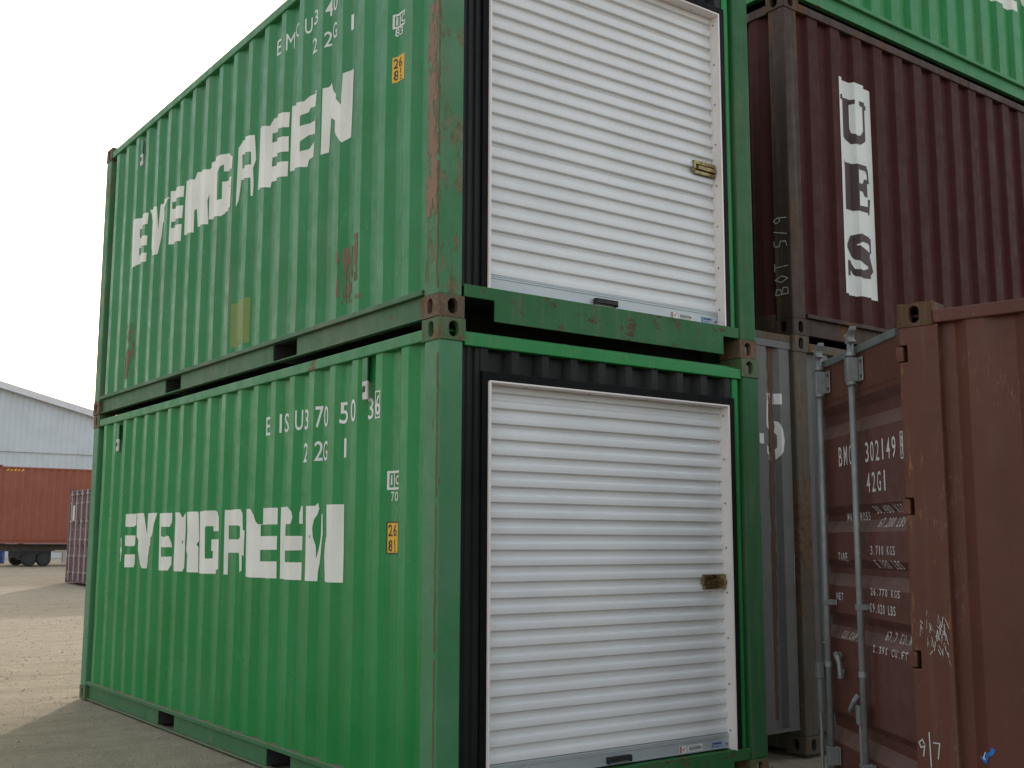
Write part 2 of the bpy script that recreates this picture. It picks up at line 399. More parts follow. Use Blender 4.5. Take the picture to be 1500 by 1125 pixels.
def casting(parent, W, L, H, ix, iy, iz, mat):
    a, b, c = .162, .178, .118      # along end, along side, height
    mb = MB(); V = Vector
    r = .012
    X, Y, Z = V((1,0,0)), V((0,1,0)), V((0,0,1))
    # canonical corner at origin, body towards +x +y, z 0..c ; outward faces x=0 and y=0; rounded vertical edge
    holed(V((0,r,0)), Y, Z, -X, b-r, c, .088-r, c/2, .0255, .042, .03, mb)
    holed(V((r,0,0)), X, Z, -Y, a-r, c, .088-r, c/2, .0315, .042, .03, mb)
    for i in range(3):
        a0, a1 = math.pi/2*i/3, math.pi/2*(i+1)/3
        p = lambda t: (r-r*math.cos(t), r-r*math.sin(t))
        (x0,y0),(x1,y1) = p(a0), p(a1)
        mb.add([(x0,y0,0),(x1,y1,0),(x1,y1,c),(x0,y0,c)], [(0,1,2,3)])
    outl = [(0,b),(0,r)]+[(r-r*math.cos(math.pi/2*i/3), r-r*math.sin(math.pi/2*i/3)) for i in (1,2)]+[(r,0),(a,0),(a,b)]
    for z in (0, c): mb.add([(x,y,z) for x,y in outl], [tuple(range(len(outl)))])
    mb.add([(a,0,0),(a,b,0),(a,b,c),(a,0,c)], [(0,1,2,3)]); mb.add([(0,b,0),(a,b,0),(a,b,c),(0,b,c)], [(0,1,2,3)])
    zo = H-c if iz else 0
    mb.xf(lambda p: V((W-p.x if ix else p.x, L-p.y if iy else p.y, (c-p.z if iz else p.z)+zo)))
    o = mb.build('corner_casting', mat, parent)
    m = o.modifiers.new('weld', 'WELD'); m.merge_threshold = .0004
    m = o.modifiers.new('bevel', 'BEVEL'); m.width = .004; m.segments = 2; m.limit_method = 'ANGLE'; m.angle_limit = R(50)
    return o

def container(name, loc, rz, L, H, mats, label, cat='container', group=None, W=2.438, pockets=(), seeds=(1,2),
              front='corr', back='corr', post_w=(.150,.155), sides=(0,1), n=None, ya=.16, y0=.361, pit=None, sl=.071):
    root = empty(name, loc, rz, label=label, cat=cat, group=group)
    m = lambda k: mats.get(k, mats['wall'])
    for ix in (0,1):
        for iy in (0,1):
            px, py = (post_w if not iy else (.150,.155))
            x0, x1 = (.004, px) if not ix else (W-px, W-.004)
            y0_, y1 = (.005, py) if not iy else (L-py, L-.005)
            if not (mats.get('skip_post') == (ix, iy)):
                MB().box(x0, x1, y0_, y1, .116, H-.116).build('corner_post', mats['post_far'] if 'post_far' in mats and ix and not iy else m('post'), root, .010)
            for iz in (0,1): casting(root, W, L, H, ix, iy, iz, m('cast_low' if not iz else 'cast'))
    S = []
    for ix in (0,1):
        X = (lambda x: x) if not ix else (lambda x: W-x)
        MB().box(X(.003), X(.064), .176, L-.176, H-.112, H-.048).build('top_side_rail', m('rail'), root, .006)
        mb = MB(); mb.box(X(.003), X(.055), .176, L-.176, .136, .166); mb.box(X(.012), X(.055), .176, L-.176, .006, .016)
        cuts = [.176]+[c for p in pockets for c in p]+[L-.176]
        for a, b in zip(cuts[::2], cuts[1::2]): mb.box(X(.034), X(.044), a, b, .016, .136)
        mb.build('bottom_side_rail', m('railb'), root, .003)
        s = Side(W, L, H, bool(ix), seeds[ix], y0=y0, n=n, ya=ya, pit=pit, sl=sl); o = s.build(m('wall'), root); S.append((s, o))
    MB().box(.06, W-.06, .06, L-.06, H-.062, H-.052).build('roof', m('wall'), root)
    fl = MB().box(.056, W-.056, .06, L-.06, .14, .16)
    y = .45
    while y < L-.3:
        if not any(a-.05 < y < b+.05 for a, b in pockets): fl.box(.056, W-.056, y, y+.045, .02, .139)
        y += .3
    for a, b in pockets:
        for q in (a, b): fl.box(.046, W-.046, q-.003, q+.003, .018, .1385)
    fl.build('floor', M_dark, root)
    for iy, kind in ((0, front), (1, back)):
        Y = (lambda y: y) if not iy else (lambda y: L-y)
        if kind == 'rollup': continue
        MB().box(.166, W-.166, Y(.006), Y(.066), H-.125, H-.055).build('top_end_rail', m('rail'), root, .005)
        MB().box(.166, W-.166, Y(.006), Y(.06), .02, .165).build('bottom_end_rail', m('railb'), root, .005)
        if kind == 'corr':
            vs = []; fs = []
            xs = breaks(.14, W-.14, .30, (W-.60)/7); k = len(xs)
            for x in xs:
                d = .02+prof(x, .30, (W-.60)/7, .045); vs += [(x, Y(d), .15), (x, Y(d), H-.10)]
            fs = [(2*i, 2*i+1, 2*i+3, 2*i+2) for i in range(k-1)]
            MB().add(vs, fs).build('end_wall', m('endwall') if 'endwall' in mats else m('wall'), root)
    return root, S

GRP = 'shipping containers in the yard'
def rollup(root, W, L, H, mats, handle_x, latch_z):
    m = mats
    MB().box(.164, 2.279, .008, .066, H-.137, H-.072).build('top_end_rail', m['header'], root, .005)
    sill = MB().prism([(.164,.19),(2.276,.19),(2.276,.122),(2.134,.122),(2.134,.006),(.362,.006),(.362,.122),(.164,.122)], lambda u, v, t: (u, t, v), .006, .016)
    sill.box(.164, 2.276, .0165, .20, .178, .186); pass
    sill.build('bottom_end_rail', m['sill'], root, .003)
    # green filler by the far post
    mb = MB(); n = 8
    pts = [(2.212,.030)]+[(2.212+.072*i/n, .030-.014*math.sin(math.pi*i/n)+.012*(i/n)) for i in range(1, n+1)]+[(2.290,.06),(2.212,.06)]
    mb.prism(pts, lambda u, v, t: (u, v, t), .19, H-.138); mb.build('end_filler', m['filler'], root)
    # black corrugated remnant above and beside the door
    zt = H-.262; mb = MB(); vs = []; xs = []
    x = .275; k = 0
    prf = []
    while x < 2.2:
        prf += [(x, .026), (x+.050, .026), (x+.072, .078), (x+.178, .078)]; x += .2075
    prf = [p for p in prf if p[0] < 2.205]
    for x, y in prf: vs += [(x, y, zt-.01), (x, y, H-.12)]
    mb.add(vs, [(2*i, 2*i+1, 2*i+3, 2*i+2) for i in range(len(prf)-1)])
    vs = []; prf = [(.150,.04),(.186,.04),(.196,.028),(.212,.028),(.220,.045),(.236,.045),(.244,.030),(.277,.030)]
    for x, y in prf: vs += [(x, y, .18), (x, y, H-.12)]
    mb.add(vs, [(2*i, 2*i+1, 2*i+3, 2*i+2) for i in range(len(prf)-1)])
    mb.build('end_wall', M_blackwall, root)
    fr = MB(); zo = H-.316
    fr.box(.2775, .3165, .010, .10, .187, zt); fr.box(2.160, 2.2115, .010, .10, .187, zt); fr.box(.317, 2.1595, .011, .10, zo+.0005, zt)
    fr.build('door_surround', M_black, root, .003)
    tr = MB(); D = .005
    tr.box(.317, .325, D, .098, .187, zo); tr.box(2.151, 2.1592, D, .098, .187, zo); tr.box(.3255, 2.1505, D, .098, zo-.008, zo)
    tr.box(.319, .331, D-.006, D-.0005, .187, zo+.004); tr.box(.3315, 2.1445, D-.006, D-.0005, zo-.006, zo+.004); tr.box(2.145, 2.157, D-.006, D-.0005, .187, zo+.004)
    fr_ = tr.build('door_frame', M_trim, root, .002)
    for i in range(8):
        z = .3+i*(zo-.36)/7; MB().tube([(2.1512,.050,z),(2.1475,.050,z)], .006, 8).build('screw', M_galv, fr_)
    for i in range(4): MB().tube([(.6+i*.45,.05,zo-.0078),(.6+i*.45,.05,zo-.011)], .005, 8).build('screw', M_galv, fr_)
    # curtain
    pit = .0845; y0, y1 = .073, .094; zs = []
    z = .286; i = 0
    zz = []
    while z < zo+.05:
        zz += [(z-.003,y1-.001),(z-.001,y0+.003),(z+.002,y0),(z+.018,y0-.0008),(z+.033,y0+.0008),(z+.036,y0+.0025),(z+.046,y1-.002),(z+.049,y1-.0004),(z+.062,y1+.0006),(z+.0795,y1)]
        if i % 6 == 2: zz += [(z+.0665,y1+.0004),(z+.0668,y1-.0035),(z+.0676,y1-.0035),(z+.0679,y1+.0003)]
        z += pit; i += 1
    zz = sorted(set(p for p in zz if p[0] < zo+.03))
    nx = 14; xs = [.326+(2.150-.326)*k/nx for k in range(nx+1)]
    vs = [(x, y+.0038*mnoise.noise(Vector((x*2.1+H, z*3.1, 3.3)))+.0012*mnoise.noise(Vector((x*.7, z*11+H, 1.3))), z) for x in xs for z, y in zz]; n = len(zz)
    fs = [(a*n+b, a*n+b+1, (a+1)*n+b+1, (a+1)*n+b) for a in range(nx) for b in range(n-1)]
    door = MB().add(vs, fs).build('roll_up_door', M_white, root)
    bb = MB().box(.327, 2.149, .066, .10, .196, .282); bb.box(.327, 2.149, .060, .0655, .196, .204); bb.box(.327, 2.149, .062, .0655, .262, .268); bb.box(.327, 2.149, .063, .0655, .274, .277)
    bb.build('bottom_bar', M_bar, door, .0015)
    for x in (.345, 2.128): MB().tube([(x,.0655,.222),(x,.058,.222)], .007, 8).build('bolt', M_galv, door)
    hx = handle_x
    h = MB().box(hx, hx+.17, .036, .0655, .236, .243).box(hx, hx+.006, .036, .0655, .206, .2355).box(hx+.164, hx+.17, .036, .0655, .206, .2355).box(hx+.0065, hx+.1635, .036, .041, .215, .2355)
    h.build('lift_handle', M_rubber, door, .003)
    st = MB().box(1.735, 1.79, .0635, .0654, .204, .242).build('warning_sticker', M_uwhite, door)
    st = MB().box(1.801, 1.925, .0635, .0654, .204, .242).build('instruction_sticker', M_uwhite, door)
    mk = MB()
    for i in range(11): mk.box(1.812+i*.0095, 1.817+i*.0095, .0625, .0634, .216, .230)
    for zz_ in (.209, .235): mk.box(1.81, 1.90, .0625, .0634, zz_, zz_+.0015)
    mk.build('sticker_print', M_dark, door)
    mk = MB().box(1.738, 1.750, .0625, .0634, .206, .24); mk.prism([(1.757,.226),(1.767,.212),(1.784,.236),(1.780,.238),(1.767,.219),(1.760,.229)], lambda u, v, t: (u, t, v), .0625, .0634)
    mk.build('warning_print', plain('red_print', (.42,.07,.03), .5, 0, .2, 20, 90, 0) if 'red_print' not in bpy.data.materials else bpy.data.materials['red_print'], door)
    bs = MB().box(2.0, 2.098, .0635, .0654, .203, .243).build('blue_sticker', bpy.data.materials.get('pale_blue_label') or plain('pale_blue_label', (.30,.38,.50), .45, 0, .1, 20, 91, 0), door)
    mk = MB().box(2.018, 2.082, .0625, .0634, .226, .236); mk.box(2.006, 2.010, .0625, .0634, .206, .24); mk.box(2.02, 2.07, .0625, .0634, .212, .215)
    mk.build('blue_print', bpy.data.materials.get('dark_blue_print') or plain('dark_blue_print', (.03,.06,.20), .5, 0, .1, 20, 92, 0), door)
    # slide latch
    z = latch_z; la = MB()
    la.box(1.955, 2.146, .070, .0765, z-.045, z+.045)
    la.box(1.955, 2.146, .052, .0695, z+.018, z+.042).box(1.958, 2.146, .052, .0695, z-.045, z-.024)
    la.box(1.985, 2.149, .046, .068, z-.016, z+.010)
    la.box(1.938, 1.957, .040, .0515, z-.02, z+.016)
    for x in (2.02, 2.06): la.tube([(x,.0519,z+.03),(x,.046,z+.03)], .006, 8)
    la.build('slide_latch', M_brass, door, .002)
    return door

# ------------------------------------------------------------------ the two green containers
L20, H86, W = 6.058, 2.591, 2.438
# outlines of the peeling letters as they stand on the corrugations: (minus distance from the front, height)
LOW_LETTERS = [('E',[[(-5.083,1.655),(-4.797,1.652),(-4.796,1.56),(-4.818,1.543),(-5.081,1.545)]]),('E',[[(-5.079,1.471),(-4.798,1.47),(-4.798,1.396),(-4.809,1.381),(-5.076,1.381)]]),('E',[[(-5.075,1.308),(-4.793,1.312),(-4.792,1.237),(-4.801,1.205),(-5.072,1.199)]]),('E',[[(-5.123,1.448),(-5.114,1.45),(-5.112,1.379),(-5.106,1.348),(-5.111,1.301),(-5.112,1.255),(-5.118,1.239),(-5.117,1.309),(-5.122,1.348),(-5.117,1.387)]]),('V',[[(-4.793,1.656),(-4.553,1.653),(-4.515,1.479),(-4.513,1.652),(-4.254,1.65),(-4.308,1.471),(-4.468,1.382),(-4.499,1.201),(-4.546,1.202),(-4.632,1.352),(-4.786,1.457)]]),('E',[[(-4.231,1.647),(-3.947,1.644),(-3.947,1.569),(-3.966,1.535),(-4.205,1.538),(-4.2,1.463),(-4.008,1.456),(-3.992,1.466),(-3.971,1.463),(-3.947,1.413),(-3.937,1.377),(-4.19,1.375),(-4.184,1.299),(-3.938,1.304),(-3.936,1.244),(-3.965,1.196),(-4.219,1.192)]]),('R',[[(-3.904,1.646),(-3.711,1.643),(-3.699,1.621),(-3.684,1.601),(-3.66,1.642),(-3.654,1.525),(-3.656,1.414),(-3.653,1.373),(-3.657,1.222),(-3.672,1.195),(-3.782,1.195)]]),('R',[[(-3.65,1.646),(-3.388,1.644),(-3.382,1.617),(-3.37,1.428),(-3.392,1.401),(-3.375,1.38),(-3.365,1.194),(-3.505,1.195),(-3.633,1.359),(-3.624,1.414),(-3.619,1.504)]]),('G',[[(-3.374,1.645),(-3.083,1.646),(-2.921,1.606),(-2.91,1.496),(-3.093,1.497),(-3.095,1.533),(-3.156,1.534),(-3.175,1.521),(-3.158,1.31),(-3.149,1.299),(-3.092,1.301),(-3.092,1.353),(-3.106,1.357),(-3.106,1.438),(-2.904,1.438),(-2.897,1.231),(-3.038,1.192),(-3.346,1.189)]]),('R',[[(-2.846,1.644),(-2.566,1.644),(-2.549,1.615),(-2.542,1.5),(-2.529,1.5),(-2.531,1.321),(-2.545,1.336),(-2.543,1.229),(-2.559,1.214),(-2.564,1.336),(-2.571,1.347),(-2.806,1.345),(-2.807,1.193),(-2.84,1.193)],[(-2.81,1.536),(-2.806,1.438),(-2.572,1.438),(-2.562,1.454),(-2.564,1.522),(-2.576,1.533)]]),('E',[[(-2.514,1.645),(-2.372,1.644),(-2.309,1.597),(-2.294,1.556),(-2.276,1.538),(-2.235,1.538),(-2.239,1.645),(-1.984,1.641),(-1.983,1.534),(-2.255,1.535),(-2.254,1.459),(-1.983,1.46),(-1.983,1.371),(-2.254,1.369),(-2.252,1.293),(-1.982,1.297),(-1.981,1.189),(-2.224,1.186),(-2.496,1.187),(-2.504,1.454)]]),('E',[[(-1.961,1.645),(-1.79,1.644),(-1.739,1.615),(-1.73,1.578),(-1.741,1.535),(-1.809,1.533),(-1.81,1.46),(-1.64,1.459),(-1.64,1.371),(-1.808,1.368),(-1.805,1.296),(-1.64,1.296),(-1.639,1.187),(-1.952,1.188),(-1.96,1.453)]]),('E',[[(-1.666,1.645),(-1.643,1.646),(-1.638,1.534),(-1.684,1.535),(-1.683,1.606)]]),('N',[[(-1.524,1.642),(-1.432,1.641),(-1.413,1.659),(-1.406,1.623),(-1.416,1.59),(-1.439,1.557),(-1.45,1.507),(-1.445,1.452),(-1.425,1.398),(-1.42,1.321),(-1.406,1.376),(-1.389,1.463),(-1.384,1.592),(-1.371,1.589),(-1.365,1.474),(-1.38,1.409),(-1.395,1.305),(-1.406,1.245),(-1.408,1.188),(-1.517,1.188),(-1.521,1.452)]]),('N',[[(-1.25,1.643),(-1.096,1.643),(-1.088,1.188),(-1.237,1.188),(-1.328,1.236),(-1.34,1.344),(-1.332,1.42),(-1.245,1.452)]])]
UP_LETTERS = [('E',[[(-5.171,1.707),(-5.101,1.706),(-4.814,1.694),(-4.82,1.591),(-5.04,1.599),(-5.069,1.6),(-5.067,1.519),(-4.814,1.486),(-4.818,1.398),(-5.068,1.429),(-5.067,1.361),(-4.814,1.331),(-4.818,1.251),(-5.074,1.279),(-5.155,1.248)]]),('V',[[(-4.801,1.717),(-4.558,1.687),(-4.533,1.477),(-4.52,1.698),(-4.26,1.694),(-4.477,1.516),(-4.529,1.261),(-4.597,1.253)]]),('E',[[(-4.252,1.745),(-3.958,1.718),(-3.962,1.626),(-4.236,1.648),(-4.235,1.589),(-3.963,1.553),(-3.966,1.447),(-4.238,1.478),(-4.238,1.424),(-3.968,1.397),(-3.972,1.255),(-4.255,1.286)]]),('R',[[(-3.937,1.757),(-3.695,1.7),(-3.672,1.76),(-3.4,1.706),(-3.385,1.717),(-3.381,1.545),(-3.411,1.457),(-3.394,1.264),(-3.653,1.305),(-3.668,1.455),(-3.69,1.445),(-3.689,1.263),(-3.941,1.301),(-3.944,1.577)]]),('G',[[(-3.383,1.761),(-3.069,1.749),(-2.893,1.667),(-2.902,1.575),(-3.112,1.614),(-3.114,1.669),(-3.145,1.661),(-3.183,1.618),(-3.176,1.397),(-3.12,1.399),(-3.123,1.534),(-2.903,1.516),(-2.906,1.28),(-3.072,1.289),(-3.121,1.265),(-3.392,1.303),(-3.394,1.507)]]),('R',[[(-2.798,1.767),(-2.547,1.734),(-2.532,1.548),(-2.554,1.49),(-2.545,1.367),(-2.548,1.28),(-2.565,1.285),(-2.571,1.418),(-2.801,1.467),(-2.818,1.314),(-2.84,1.267),(-2.838,1.555),(-2.835,1.718)],[(-2.798,1.66),(-2.788,1.551),(-2.57,1.518),(-2.574,1.614)]]),('E',[[(-2.476,1.769),(-2.274,1.718),(-2.244,1.767),(-1.973,1.728),(-1.976,1.622),(-2.253,1.661),(-2.254,1.595),(-1.976,1.557),(-1.975,1.45),(-2.249,1.484),(-2.252,1.42),(-1.976,1.381),(-1.979,1.276),(-2.251,1.31),(-2.258,1.27),(-2.491,1.313)]]),('E',[[(-1.954,1.765),(-1.727,1.72),(-1.68,1.751),(-1.521,1.73),(-1.526,1.642),(-1.678,1.665),(-1.686,1.639),(-1.755,1.625),(-1.758,1.554),(-1.686,1.56),(-1.53,1.558),(-1.529,1.455),(-1.684,1.481),(-1.751,1.446),(-1.751,1.379),(-1.684,1.385),(-1.613,1.416),(-1.617,1.315),(-1.679,1.312),(-1.689,1.264),(-1.962,1.308)]]),('N',[[(-1.45,1.719),(-1.409,1.718),(-1.382,1.742),(-1.356,1.678),(-1.181,1.521),(-1.172,1.725),(-1.087,1.736),(-1.102,1.299),(-1.169,1.275),(-1.236,1.341),(-1.327,1.473),(-1.38,1.506),(-1.395,1.282),(-1.452,1.274)]])]
def letters(S, o, rows):
    for ch, loops in rows:
        g = poly(loops); S.text('letter', [(g[0], g[1])], M_ink, o)
SPAN = [('E',5.20,4.79),('V',4.777,4.235),('E',4.224,3.925),('R',3.915,3.37),('G',3.33,2.865),('S2',2.845,2.515),('E',2.505,1.965),('E',1.955,1.64),('N',1.622,1.075)]
def marks(S, o, rows):
    sh = []
    for ch, y, z0, z1, wd in rows:
        sh.append(fit(glyph(ch, 0 if ch == 'M' else .008), -y-wd/2, -y+wd/2, z0, z1))
    return sh

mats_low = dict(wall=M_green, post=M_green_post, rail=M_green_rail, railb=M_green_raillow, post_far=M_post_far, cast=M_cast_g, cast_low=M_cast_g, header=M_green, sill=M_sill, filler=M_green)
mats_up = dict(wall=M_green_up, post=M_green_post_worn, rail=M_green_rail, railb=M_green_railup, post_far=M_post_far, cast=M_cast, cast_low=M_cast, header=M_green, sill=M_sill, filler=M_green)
low, Sl = container('shipping_container', (0,0,0), 0, L20, H86, mats_low, 'green container standing on the gravel with a white roll-up door below another',
    group=GRP, pockets=((1.69,2.04),(3.70,4.05)), seeds=(1,2), front='rollup', y0=.372, pit=.282)
rollup(low, W, L20, H86, mats_low, 1.17, 1.19)
s, o = Sl[0]
letters(s, o, LOW_LETTERS)
s.text('number_marking', marks(s, o, [('E',2.209,2.13,2.254,.062),('I',1.985,2.13,2.254,.016),('S',1.920,2.13,2.254,.062),('U',1.706,2.125,2.254,.055),('3',1.628,2.123,2.254,.05),
    ('7',1.420,2.12,2.252,.055),('0',1.354,2.12,2.25,.055),('5',1.110,2.12,2.248,.075),('0',.942,2.115,2.248,.058),('3',.800,2.12,2.245,.062),('6',.660,2.13,2.245,.046)])
    +[frame(-.690,-.632,2.112,2.268,.008)], M_ink2, o)
s.text('type_marking', marks(s, o, [('2',1.622,1.918,2.039,.065),('2',1.418,1.915,2.037,.06),('G',1.354,1.912,2.035,.054),('1',1.097,1.918,2.032,.028)]), M_ink2, o)
s.text('ic_emblem', [frame(-.575,-.437,1.708,1.812,.013), fit(glyph('i', .03), -.555,-.540,1.735,1.79), ([(-.524,1.722),(-.515,1.722),(-.515,1.798),(-.524,1.798)], [(0,1,2,3)]),
    fit(glyph('C', .02), -.508,-.462,1.735,1.785)]+marks(s, o, [('7',.535,1.645,1.697,.03),('0',.495,1.645,1.697,.034)]), M_ink2, o)
s.text('height_plate', [([(-.572,1.361),(-.43,1.361),(-.43,1.533),(-.572,1.533)], [(0,1,2,3)])], M_yel, o)
s.text('height_print', [frame(-.573,-.429,1.360,1.534,.006)]+marks(s, o, [('2',.548,1.455,1.518,.03),('.',.525,1.455,1.464,.008),('6',.501,1.455,1.518,.032),('8',.545,1.372,1.436,.032),('1',.503,1.41,1.44,.008),('2',.500,1.37,1.398,.017)])
    +[([(-.513,1.403),(-.487,1.403),(-.487,1.406),(-.513,1.406)], [(0,1,2,3)])], M_ink_k, o, .0035)

up, Su = container('shipping_container', (-.004,.006,H86+.004), R(.05), L20, H86, mats_up, 'paler green container with rusty corner posts stacked on top of the other, white roll-up door',
    group=GRP, pockets=((1.75,2.11),(3.84,4.19)), seeds=(5,6), front='rollup', y0=.372, pit=.282)
rollup(up, W, L20, H86, mats_up, 1.11, 1.215)
s, o = Su[0]; Z = H86
letters(s, o, UP_LETTERS)
s.text('number_marking', marks(s, o, [('E',2.20,2.222,2.336,.07),('M',1.985,2.18,2.30,.07),('C',1.905,2.245,2.346,.06),('U',1.705,2.19,2.30,.055),('3',1.628,2.23,2.334,.05),
    ('4',1.415,2.20,2.31,.055),('0',1.352,2.22,2.33,.055),('5',1.105,2.21,2.32,.07),('0',.942,2.21,2.32,.055)]), M_ink2, o)
s.text('type_marking', marks(s, o, [('2',1.635,2.032,2.138,.065),('2',1.418,1.995,2.098,.06),('G',1.352,2.032,2.138,.054),('1',1.108,1.995,2.098,.028)]), M_ink2, o)
s.text('ic_emblem', [frame(-.583,-.44,1.792,1.882,.013), fit(glyph('i', .03), -.563,-.548,1.812,1.865), ([(-.532,1.805),(-.522,1.805),(-.522,1.87),(-.532,1.87)], [(0,1,2,3)]),
    fit(glyph('C', .02), -.515,-.462,1.812,1.862)]+marks(s, o, [('8',.55,1.742,1.79,.034),('3',.51,1.742,1.79,.034)]), M_ink2, o)
s.text('height_plate', [([(-.58,1.462),(-.44,1.462),(-.44,1.618),(-.58,1.618)], [(0,1,2,3)])], M_yel, o)
s.text('height_print', marks(s, o, [('2',.556,1.548,1.606,.03),('6',.515,1.548,1.606,.032),('8',.553,1.475,1.535,.032),('1',.512,1.508,1.54,.008),('2',.508,1.47,1.50,.017)]), M_ink_k, o, .0035)
s.text('paint_patch', [([(-2.845,.215),(-2.535,.215),(-2.535,.54),(-2.845,.54)], [(0,1,2,3)])], M_olive, o)
bxs = lambda y0, y1, z0, z1: ([(-y0,z0),(-y1,z0),(-y1,z1),(-y0,z1)], [(0,1,2,3)])
s.text('scraped_patch', [bxs(1.19,1.165,.30,.58), bxs(1.14,1.05,.26,.60), bxs(1.035,1.02,.3,.56), bxs(.97,.925,.36,.648), bxs(1.02,.93,.55,.64), bxs(1.15,.88,.25,.275)], M_scrape, o)
s.text('scraped_patch', [([(-5.3,.25),(-4.95,.25),(-4.95,.75),(-5.3,.75)], [(0,1,2,3)])], M_scrape, o)

M_edge = peelpaint('edge_rust', (.15,.085,.035), .56, 130, .8, 26, (1,1,.35))
M_primer = peelpaint('worn_primer', (.25,.15,.095), .66, 131, .75, 16, (1,1,.3))
def streak(root, mat, y0, y1, z0, z1, jit, seed, x=.004):
    random.seed(seed); n = 50
    a = [(-y0+random.uniform(-jit, jit), z0+(z1-z0)*i/n) for i in range(n+1)]
    b = [(-y1+random.uniform(-jit, jit), z0+(z1-z0)*i/n) for i in range(n+1)]
    g = poly([a+b[::-1]]); drape('rust_stain', [(g[0], g[1])], lambda u, v, o: (x-o, -u, v), [], [], mat, root, .0015)
streak(low, M_edge, .016, .030, .15, 2.4, .004, 1); streak(up, M_edge, .016, .034, .15, 2.4, .006, 2)
streak(up, M_primer, .135, .040, .55, 1.75, .014, 3)
def lashing(root, S, y, z, mat_top):
    x = .010+.036
    b = MB().box(x-.034, x-.026, y-.028, y+.030, z-.075, z+.06).box(x-.026, x-.003, y+.024, y+.030, z-.075, z+.06)
    o = b.build('lashing_bracket', mat_top, root, .002)
    r = MB().prism([(y-.030,z-.075),(y+.030,z-.075),(y+.020,z-.13),(y+.024,z-.185),(y-.034,z-.185),(y-.030,z-.13)], lambda u, v, t: (t, u, v), x-.036-.012*0, x-.020)
    r.build('ring_tag', M_ring, o, .006)
    MB().box(x-.0385, x-.0362, y-.012, y+.012, z-.14, z-.105).build('tag_slot', M_dark, o)
lashing(low, Sl[0][0], .815, 2.415, M_green_post); lashing(low, Sl[0][0], 5.345, 2.40, M_green_post); lashing(up, Su[0][0], 5.03, 2.36, M_green_post_worn)

# ------------------------------------------------------------------ grey, maroon and green stack behind on the right
TH = R(1.5)
ex = Vector((math.cos(TH), math.sin(TH), 0)); ey = Vector((-math.sin(TH), math.cos(TH), 0))
G = Vector((3.185, .335, 0))
org = G + ey*W                 # local (W,0) lands on G after turning by -90 deg
mats_grey = dict(wall=M_grey, post=M_greypost, rail=M_greypost, railb=M_greypost, cast=M_greypost, cast_low=M_greypost)
gr, Sg = container('shipping_container', org, TH-R(90), 12.192, 2.896, mats_grey, 'grey container under the maroon one, rusty post, figure 5 on its open door leaf',
    group=GRP, seeds=(11,12))
# its open door leaf, in local coordinates: +x is world -y, +y is world +x, so the leaf runs to -y
lf = MB(); LX = W-.028
prf = [(-.022,.0),(-.13,.0),(-.165,.03),(-.235,.03),(-.27,.0),(-.70,.0)]
vs = []
for y, d in prf: vs += [(LX-d, y, .19), (LX-d, y, 2.80)]
lf.add(vs, [(2*i, 2*i+1, 2*i+3, 2*i+2) for i in range(len(prf)-1)])
lf.box(LX-.05, LX-.034, -.70, -.022, .19, 2.80)
lf.box(LX-.033, LX+.006, -.70, -.012, 2.785, 2.835); lf.box(LX-.033, LX+.004, -.70, -.022, .168, .189)
leaf = lf.build('door', M_grey, gr)
MB().box(LX-.032, LX+.008, -.70, -.010, 2.8355, 2.885).build('door_top_rail', M_greypost, leaf, .004)
def leafP(u, v, o): 
    d = 0
    for (a, p), (b, q) in zip(prf[:-1], prf[1:]):
        if b <= u <= a: d = p+(q-p)*(a-u)/(a-b)
    return (LX-d+o, u, v)
fc = [p[0] for p in prf]
five = [(0,.50),(.10,.44),(.3,.47),(.5,.46),(.66,.38),(.66,.2),(.5,.12),(.3,.12),(.14,.16),(0,.22),(0,.1),(.2,.02),(.4,0),(.62,.02),(.88,.14),(.95,.3),(.88,.46),(.7,.58),(.45,.60),(.27,.57),(.29,.84),(.86,.84),(.86,1),(.06,1)]
drape('figure_marking', [fit(poly([five]), -.285, -.085, 1.99, 2.46, True), ([(-.36,2.10),(-.315,2.10),(-.315,2.17),(-.36,2.17)], [(0,1,2,3)])], leafP, fc, [], M_inkdoor, leaf)
M_rustrun = peelpaint('rust_run', (.105,.05,.024), .60, 95, .8, 9, (2.5,2.5,.2))
random.seed(5); lf_e, rt_e = [], []
for i in range(61):
    z = 2.78-2.53*i/60; wv = .034-.020*i/60; c = -.19-.03*(i/60)
    lf_e.append((c-wv+random.uniform(-.009,.009), z)); rt_e.append((c+wv*.9+random.uniform(-.009,.009), z))
g_ = poly([lf_e+rt_e[::-1]]); drape('rust_stain', [(g_[0], g_[1])], leafP, fc, [], M_rustrun, leaf, .004)
MB().tube([(LX+.02,-.05,1.05),(LX+.05,-.10,1.15),(LX+.05,-.09,1.35)], .004, 6).build('seal_wire', M_galv, gr)

mats_mar = dict(wall=M_maroon, post=M_maroon_post, rail=M_maroon_post, railb=M_maroon_post, cast=M_maroon_post, cast_low=M_maroon_post)
ue, Sm = container('shipping_container', org+Vector((0,0,2.90)), TH-R(90)+R(.1), 12.192, H86, mats_mar, 'dark maroon container lettered downwards on a white panel, between a grey and a green container',
    group=GRP, seeds=(15,16), sl=.030)
s, o = Sm[1]
zb = 2.90
s.text('white_panel', [([(.665,3.29-zb),(1.112,3.29-zb),(1.112,5.0-zb),(.665,5.0-zb)], [(0,1,2,3)])], M_uwhite, o)
U_ = [(-.03,1),(.50,1),(.50,.90),(.40,.88),(.40,.34),(.45,.22),(.56,.17),(.68,.20),(.77,.32),(.77,.88),(.66,.90),(.66,1),(1.04,1),(1.04,.90),(.93,.88),(.93,.3),(.85,.1),(.66,-.02),(.45,-.03),(.23,.05),(.09,.2),(.05,.35),(.05,.88),(-.03,.90)]
